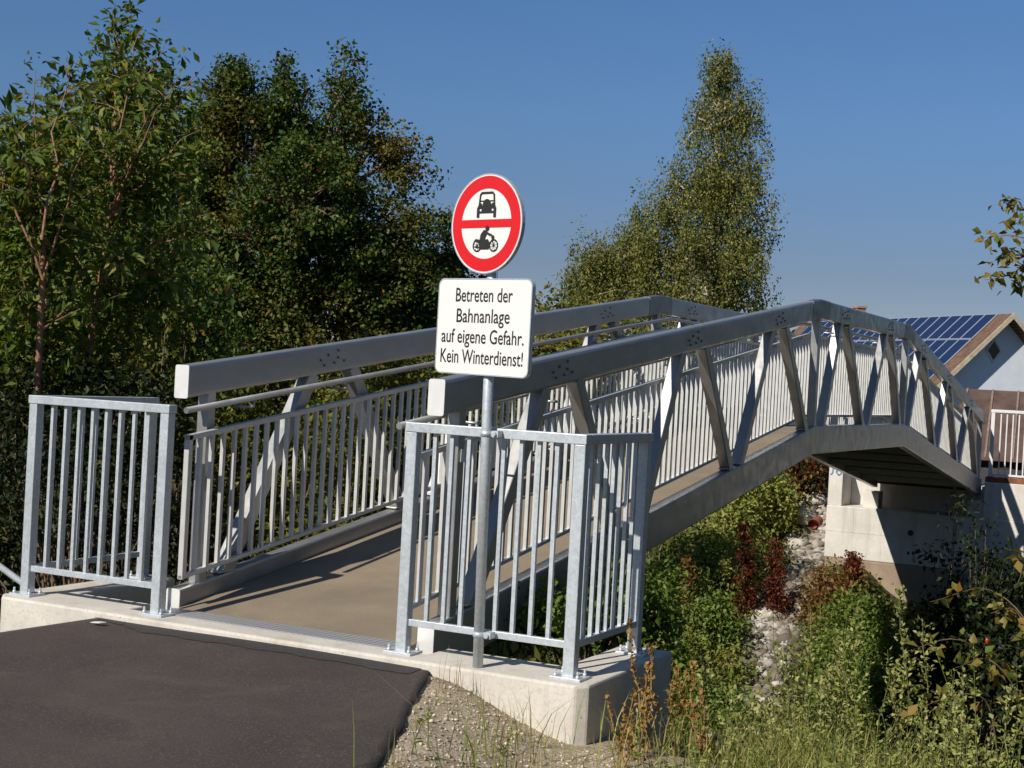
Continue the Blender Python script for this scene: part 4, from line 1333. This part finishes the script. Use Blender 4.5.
# ------------------------------------------------------------------ vegetation of the cutting, right side
bush('leafy green bush directly behind the right guard railing', 600, 8.4, [lobe(548, 622, 8.1, 50, 30), lobe(612, 605, 8.5, 42, 45), lobe(655, 612, 8.7, 22, 40), lobe(640, 665, 8.5, 26, 36)], 330, 14, .05, M['leaf_green'], 51, spread=.075)
def slope_bush(label, spots, n, per, size, m, seed, cat='bush', name='bush', **kw):
    """spots: photo column, row of the foot, half width, height (pixels); each lobe stands on the ground"""
    ls = []
    for u, vb, w, h in spots:
        D = ghit(u, vb); ls.append(lobe(u, vb-h*.45, D, w, h*.55))
    u, vb = spots[0][:2]; D = ghit(u, vb); p = pd(u, vb, D); p[2] = gz(p)
    return make_bush(name, label, cat, p, ls, n, per, kw.pop('spread', .11), size, M[m], seed=seed, nstem=3, **kw)
slope_bush('mid green thicket on the slope under the bottom chord, left of the red plants', [(668, 625, 42, 66), (700, 590, 38, 56), (662, 690, 42, 70), (712, 650, 36, 60), (686, 722, 48, 56), (728, 690, 24, 44), (722, 735, 34, 44)], 950, 16, .07, 'leaf_green', 52)
slope_bush('yellow green growth high on the slope under the bottom chord', [(742, 552, 34, 52), (776, 536, 24, 38), (716, 566, 30, 40), (760, 575, 26, 36), (735, 600, 30, 40)], 560, 16, .07, 'leaf_yellowgreen', 53)
def red_spire(label, u, vb, h, wd, seed, m='leaf_red'):
    D = ghit(u, vb); n = 7
    ls = [lobe(u+(2 if i % 2 else -2), vb-6-(h-8)*i/(n-1), D-.15, wd*(1-.72*i/(n-1)), h/n*.8) for i in range(n)]
    p = pd(u, vb, D); p[2] = gz(p)
    make_bush('red_plant', label, 'plant', p, ls, 130, 12, .045, .05, M[m], seed=seed, nstem=1)
red_spire('left of the two deep red spires on the slope below the bridge', 746, 612, 84, 11, 61)
red_spire('right of the two deep red spires, the wider one, beside the pale stones', 776, 616, 80, 15, 62)
red_spire('rusty orange plant on the slope left of the red spires', 690, 640, 76, 15, 63, 'leaf_rust')
slope_bush('green dome of shrub at the foot of the sunlit far abutment', [(864, 660, 42, 70), (892, 690, 24, 70), (838, 690, 26, 56), (868, 722, 46, 60), (830, 735, 26, 40)], 900, 16, .07, 'leaf_green', 54)
slope_bush('rusty shrub with red tips against the lower corner of the far abutment', [(832, 612, 24, 46), (812, 622, 12, 30)], 220, 12, .065, 'leaf_rust', 55)
red_spire('small crimson sprig leaning in front of the far abutment wall', 853, 590, 36, 12, 64)
bush('dark elder bush standing in the bridge shade before the far abutment', 965, 16.0, [lobe(968, 530, 16, 18, 18), lobe(978, 558, 16, 34, 16), lobe(936, 556, 15.8, 18, 7), lobe(960, 505, 16.2, 9, 10), lobe(1010, 575, 15.8, 36, 14), lobe(985, 590, 15.8, 46, 12)], 170, 9, .07, M['leaf_shaded'], 56, ratio=.4)
bush('thicket with shade painted into its leaves filling the hollow at the right', 965, 15.5, [lobe(960, 630, 15.6, 40, 36), lobe(1005, 620, 15.5, 40, 36), lobe(945, 665, 15.2, 30, 30), lobe(1000, 670, 14.8, 50, 36)], 420, 12, .08, M['leaf_shaded'], 57)  # near-black leaves paint the deep shade of the hollow

# ground cover on the slopes and valley
def ground_cover():
    rng = np.random.default_rng(71)
    n = 26000
    x = rng.uniform(-8, 5, n); y = rng.uniform(.9, 19.5, n)
    keep = (gully_dist(x, y) > .26+.3*rng.random(n)) & ~((x > -3.5) & (y > 16.6))
    x, y = x[keep], y[keep]
    P = np.stack([x, y, ground_z(x, y)+.03+.16*rng.random(len(x))], 1)
    V, Fc = leaf_cloud(P, np.tile([0, 0, 1.0], (len(P), 1)), 5, .09, .075, rng, .0, .5)
    o = np_mesh('ground_cover', V, Fc, M['leaf_shrub']); tag(o, kind='stuff', label='low mixed leaves covering both slopes of the cutting', cat='ground cover')
ground_cover()

# grass
def grass(name, label, n, region, hmin, hmax, m, seed, wd=.006, lean=.35):
    rng = np.random.default_rng(seed)
    x, y = region(rng, n)
    z = ground_z(x, y)-.01
    n = len(x)
    h = hmin+(hmax-hmin)*rng.random(n)**2
    a = rng.random(n)*2*math.pi
    d = np.stack([np.cos(a), np.sin(a), np.zeros(n)], 1)
    s = np.stack([-np.sin(a), np.cos(a), np.zeros(n)], 1)
    le = (lean*rng.random(n)*h)[:, None]
    B = np.stack([x, y, z], 1); up = np.array([0, 0, 1.0])
    w = (wd*(.6+.8*rng.random(n)))[:, None]
    m1 = B+up*(h*.55)[:, None]+d*le*.35; tp = B+up*h[:, None]*.97+d*le
    V = np.stack([B-s*w/2, B+s*w/2, m1+s*w*.4, tp, m1-s*w*.4], 1).reshape(-1, 3)
    i = np.arange(n)*5
    Fc = np.concatenate([np.stack([i, i+1, i+2], 1), np.stack([i, i+2, i+4], 1), np.stack([i+4, i+2, i+3], 1)])
    o = np_mesh(name, V, Fc, m); tag(o, label, 'grass', kind='stuff')
    return o
def depth_of(x, y): return (x-CAM[0])*CF[0]+(y-CAM[1])*CF[1]
def reg_fore(rng, n):
    x = rng.uniform(-.1, 4.0, n); y = rng.uniform(-2.0, 2.2, n)
    t = x-asphalt_edge(y); D = depth_of(x, y)
    pr = sstep(1.15, 1.75, t+.3*vnoise(x, y, 2.5))*(.45+.55*sstep(-.2, .5, vnoise(x, y, 3.3, 7)))+.03
    k = (rng.random(n) < pr) & ~((x < .22) & (y > -.2) & (y < 1.1)) & (D > 5.0) & (D < 8.2)
    return x[k], y[k]
def reg_edge(rng, n):
    x = rng.uniform(-.9, 1.0, n); y = rng.uniform(-3, -.12, n)
    t = x-asphalt_edge(y)
    k = (t > .05) & (t < 1.6) & (depth_of(x, y) > 4.9) & (vnoise(x, y, 5, 4)+.6*rng.random(n) > .25)
    return x[k], y[k]
def reg_slope(rng, n):
    x = rng.uniform(-7, 5, n); y = rng.uniform(1.0, 18.5, n)
    k = (gully_dist(x, y) > .22+.5*rng.random(n)) & (vnoise(x, y, 1.1, 5) > -.2) & ~((x > -3.5) & (y > 16.7))
    return x[k], y[k]
grass('grass', 'long green and straw coloured grass in the right foreground', 150000, reg_fore, .04, .34, M['grass'], 81, .0046, 1.1)
grass('dry_grass', 'thin dry grass tufts in the gravel beside the asphalt', 2600, reg_edge, .03, .20, M['grass_dry'], 82, .0028)
grass('slope_grass', 'rough grass between the shrubs on the slopes', 22000, reg_slope, .1, .6, M['grass'], 83, .01)

# tall weeds in the foreground, each one a plant of its own
def weed(label, u, vtop, D, seed, kind):
    rng = np.random.default_rng(seed)
    p = pd(u, 560, D); x, y = p[0], p[1]; z0 = float(ground_z(x, y))
    ztop_ = pd(u, vtop, D)[2]
    Hh = max(.25, ztop_-z0)
    base = np.array([x, y, z0])
    t = tag(empty('tall_weed', base), label, 'weed', 'tall weeds in the right foreground')
    mb = MB(); LP = []; LA = []
    ns = 4 if kind == 'dock' else 3
    for s in range(ns):
        P = []; A = []; S = []
        lean = rng.normal(size=2)*.10*Hh
        h = Hh*(1 if s == 0 else .55+.4*rng.random())
        top = base+np.array([lean[0], lean[1], h])
        pts = curve_pts(base+np.array([rng.normal()*.03, rng.normal()*.03, -.03]), top, 6, 0, .05, rng)
        mb.tube(pts, list(np.linspace(.0055, .0015, 7)), 5, cap=False)
        pa = np.array(pts)
        for k in range(int(h*(95 if kind == 'dock' else 150))):
            tt = (.45 if kind == 'dock' else .38)+(.6)*rng.random()
            tt = min(tt, 1.0); f = tt*6; j = min(int(f), 5); q = pa[j]+(pa[j+1]-pa[j])*min(f-j, 1)
            d = unit((rng.normal(size=3)*np.array([1, 1, .3])+np.array([0, 0, 1.3]))[None])[0]
            off = (.012 if kind == 'dock' else .05)*(1.25-tt)*2
            P.append(q+d*off*rng.random()*1.6+rng.normal(size=3)*.006); A.append(d); S.append(.018+.014*rng.random())
        for k in range(int(h*20)):
            tt = .05+.7*rng.random(); f = tt*6; j = min(int(f), 5); q = pa[j]+(pa[j+1]-pa[j])*(f-j)
            d = unit((rng.normal(size=3)*np.array([1, 1, .4])+np.array([0, 0, .2]))[None])[0]
            LP.append(q+d*.035); LA.append(d)
        P = np.array(P); A = np.array(A); S = np.array(S)
        V, Fc = leaves_geo(P, A, S, S*.62, .3, rng)
        np_mesh('seed_head', V, Fc, M['seed_tan'] if kind == 'dock' else M['seed_green'], t)
    mb.build('stem', M['stem_tan'] if kind == 'dock' else M['stem_green'], t)
    LP = np.array(LP); LA = np.array(LA); LS = .045*(.6+.7*rng.random(len(LP)))
    V, Fc = leaves_geo(LP, LA, LS, LS*.35, .2, rng)
    np_mesh('foliage', V, Fc, M['leaf_bramble'] if kind == 'dock' else M['leaf_yellowgreen'], t)
weed('orange brown seed stalks directly in front of the abutment end face', 650, 665, 6.3, 91, 'dock')
weed('tallest orange brown weed at the right corner of the near abutment', 668, 625, 6.6, 92, 'dock')
weed('orange brown weed leaning right of the corner of the near abutment', 690, 662, 6.4, 93, 'dock')
weed('small rusty weed at the lower right of the abutment end face', 632, 690, 6.0, 94, 'dock')
weed('pale green mugwort below the pale stones of the gully', 790, 655, 6.2, 95, 'mug')
weed('slender mugwort between the stone gully and the green dome of shrub', 820, 640, 6.4, 96, 'mug')
weed('tall pale green mugwort in front of the green dome of shrub', 862, 612, 6.5, 97, 'mug')
weed('tallest mugwort spike standing before the black shaded hollow', 934, 588, 6.6, 98, 'mug')
weed('leaning mugwort right of the tallest spike, low in the hollow', 955, 690, 6.0, 99, 'mug')
weed('short mugwort among the grass under the red spires', 745, 690, 6.3, 100, 'mug')
weed('straw coloured seed stalk at the lower edge near the gully foot', 722, 690, 6.0, 101, 'dock')
weed('mugwort spike standing in the grass right of the abutment end face', 705, 668, 6.5, 103, 'mug')
weed('bushy mugwort in front of the foot of the pale gully', 770, 676, 6.6, 104, 'mug')
weed('mugwort with several spikes under the left side of the green dome', 838, 662, 6.7, 105, 'mug')
weed('pale mugwort under the right side of the green dome', 895, 655, 6.7, 106, 'mug')
weed('mugwort between the two rose hips of the bramble', 968, 670, 6.2, 107, 'mug')
weed('pale weed clump at the bottom right corner', 1005, 690, 5.6, 102, 'mug')

def weed_mass():
    rng = np.random.default_rng(140); mb = MB(); P = []; A = []; S = []
    x, y = reg_fore(rng, 6000)
    for x0, y0 in zip(x[:900], y[:900]):
        b0 = np.array([x0, y0, float(ground_z(x0, y0))-.02]); h = .16+.72*rng.random()**2.0*(.35+.65*sstep(-.3, .5, vnoise(x0, y0, 2.2, 9)))
        tp = b0+np.array([rng.normal()*.07, rng.normal()*.07, h])
        pts = curve_pts(b0, tp, 4, 0, .06, rng); mb.tube(pts, [.0028, .0024, .002, .0015, .001], 4, cap=False); pa = np.array(pts)
        for k in range(int(h*110)):
            tt = .15+.85*rng.random(); f = min(tt*4, 3.999); j = int(f); q = pa[j]+(pa[j+1]-pa[j])*(f-j)
            d = unit((rng.normal(size=3)*np.array([1, 1, .5])+np.array([0, 0, .7]))[None])[0]
            P.append(q+d*.018); A.append(d); S.append(.014+.034*(1-tt)*rng.random()+.010*rng.random())
    mb.cur = 0
    P = np.array(P); A = np.array(A); S = np.array(S)
    V, Fc = leaves_geo(P, A, S, S*.45, .2, rng)
    o = np_mesh('undergrowth', V, Fc, M['leaf_yellowgreen']); tag(o, 'small leafy weeds mixed into the foreground grass', 'weeds', kind='stuff')
    o = mb.build('undergrowth', M['stem_green']); tag(o, 'thin stalks of the small weeds in the foreground grass', 'weeds', kind='stuff')
weed_mass()

# bramble arching in from the right
def bramble():
    rng = np.random.default_rng(111); D = 6.4
    p = pd(1030, 640, D); base = np.array([p[0], p[1], float(ground_z(p[0], p[1]))])
    t = tag(empty('bramble', base), 'arching bramble with yellow leaves and rose hips at the right edge', 'bramble')
    mb = MB(); P = []; A = []
    canes = [[(1040, 740), (1035, 640), (990, 590), (930, 602)], [(1030, 760), (1010, 680), (960, 640), (905, 652)], [(1045, 720), (1050, 620), (1024, 560), (1005, 548)], [(1000, 770), (985, 700), (940, 700), (900, 722)], [(1030, 760), (1020, 700), (990, 660), (955, 668)], [(1040, 700), (1030, 650), (1015, 610), (985, 615)]]
    for c in canes:
        q = [pd(u, v, D+rng.normal()*.12) for u, v in c]
        sq = spline(q); mb.tube(sq, list(np.linspace(.0045, .0012, len(sq))), 5, cap=False); qa = np.array(q)
        for k in range(30):
            s = .6+2.4*rng.random(); j = min(int(s), 2); cc = qa[j]+(qa[j+1]-qa[j])*(s-j)
            d = unit((rng.normal(size=3)+np.array([0, 0, .2]))[None])[0]
            P.append(cc+d*.05); A.append(d)
    mb.build('stem', M['twig'], t)
    P = np.array(P); A = np.array(A); S = .055*(.6+.7*rng.random(len(P)))
    V, Fc = leaves_geo(P, A, S, S*.7, .2, rng)
    np_mesh('foliage', V, Fc, M['leaf_bramble'], t)
    hm = mat_simple('rose_hip', (.30, .035, .015), .35)
    for u, v in ((946, 734), (939, 711), (987, 641)):
        c = pd(u, v, D-.1)
        mb = MB(); mb.tube([c+np.array([0, 0, dz]) for dz in (-.016, -.011, 0, .010, .014)], [.002, .007, .009, .007, .002], 9)
        mb.build('rose_hip', hm, t)
bramble()

# ------------------------------------------------------------------ stones
def rubble(name, label, cat, pts, sizes, m, seed, kind='stuff', origin=None):
    rng = np.random.default_rng(seed)
    bm = bmesh.new(); bmesh.ops.create_icosphere(bm, subdivisions=1, radius=1)
    bv = np.array([v.co[:] for v in bm.verts]); bf = np.array([[v.index for v in f.verts] for f in bm.faces]); bm.free()
    n = len(pts); k = len(bv)
    sc = sizes[:, None]*np.array([1, .85, .6])*(.7+.6*rng.random((n, 3)))
    jit = 1+.25*np.clip(rng.normal(size=(n, k, 1)), -1.6, 1.6)
    a = rng.random(n)*6.28; ca, sa = np.cos(a), np.sin(a)
    v = bv[None]*jit*sc[:, None, :]
    vx = v[..., 0]*ca[:, None]-v[..., 1]*sa[:, None]; vy = v[..., 0]*sa[:, None]+v[..., 1]*ca[:, None]
    V = np.stack([vx, vy, v[..., 2]], -1)+pts[:, None, :]
    Fc = (bf[None]+(np.arange(n)*k)[:, None, None]).reshape(-1, 3)
    o = np_mesh(name, V.reshape(-1, 3), Fc, m, origin=origin)
    tag(o, label, cat, kind=kind)
    return o
rng = np.random.default_rng(121)
n = 5200
x = rng.uniform(-.9, 1.25, n); y = rng.uniform(-2.6, -.10, n)
t_ = x-asphalt_edge(y)
k = (t_ > .012) & (t_ < 1.55-.5*rng.random(n)) & ~((x < .13) & (y > -.115))
x, y = x[k], y[k]
rubble('gravel', 'pale loose gravel between the asphalt edge and the abutment', 'gravel', np.stack([x, y, ground_z(x, y)+.002], 1), .0035+.0075*rng.random(len(x))**3, M['pebble'], 122)
n = 3000
s = rng.random(n)*(len(GUL)-1); j = s.astype(int); c = GUL[j]+(GUL[j+1]-GUL[j])*(s-j)[:, None]
c = c+rng.normal(size=(n, 2))*.23
rubble('rubble', 'pale broken stone spilling down the gully beside the far abutment', 'rubble', np.stack([c[:, 0], c[:, 1], ground_z(c[:, 0], c[:, 1])+.01], 1), .018+.11*rng.random(n)**4, M['rubble'], 123)
for i, (u, v, D, r, lab) in enumerate([(812, 503, 22.3, .30, 'flat pale stone slab at the head of the gully, left of the far abutment'),
                                       (803, 522, 21.9, .26, 'dark grey upright boulder below the flat slab'),
                                       (795, 548, 21.0, .22, 'broken pale boulder halfway down the gully'),
                                       (772, 620, 19.2, .20, 'whitish boulder low in the gully')]):
    D = ghit(u, v); p = pd(u, v, D); p[2] = gz(p)+r*.25
    rubble('boulder', lab, 'boulder', p[None], np.array([r]), M['stone'], 130+i, kind='thing', origin=p)
# orange clay pipe end beside the abutment
p = pd(813, 524, 23.2)
mb = MB()
a_ = p+np.array([.04, -.14, 0]); b_ = p+np.array([0, .3, .03])
mb.tube([a_, b_], .085, 14, cap=False); mb.tube([b_, a_], .065, 14, cap=False)
mb.tube([a_+np.array([0, .10, 0]), b_], .063, 14)
o = mb.build('drain_pipe', mat_simple('clay_pipe', (.27, .075, .045), .7, 0, .2, 10), origin=tuple(p))
tag(o, 'open orange clay drain pipe beside the left edge of the far abutment', 'pipe')
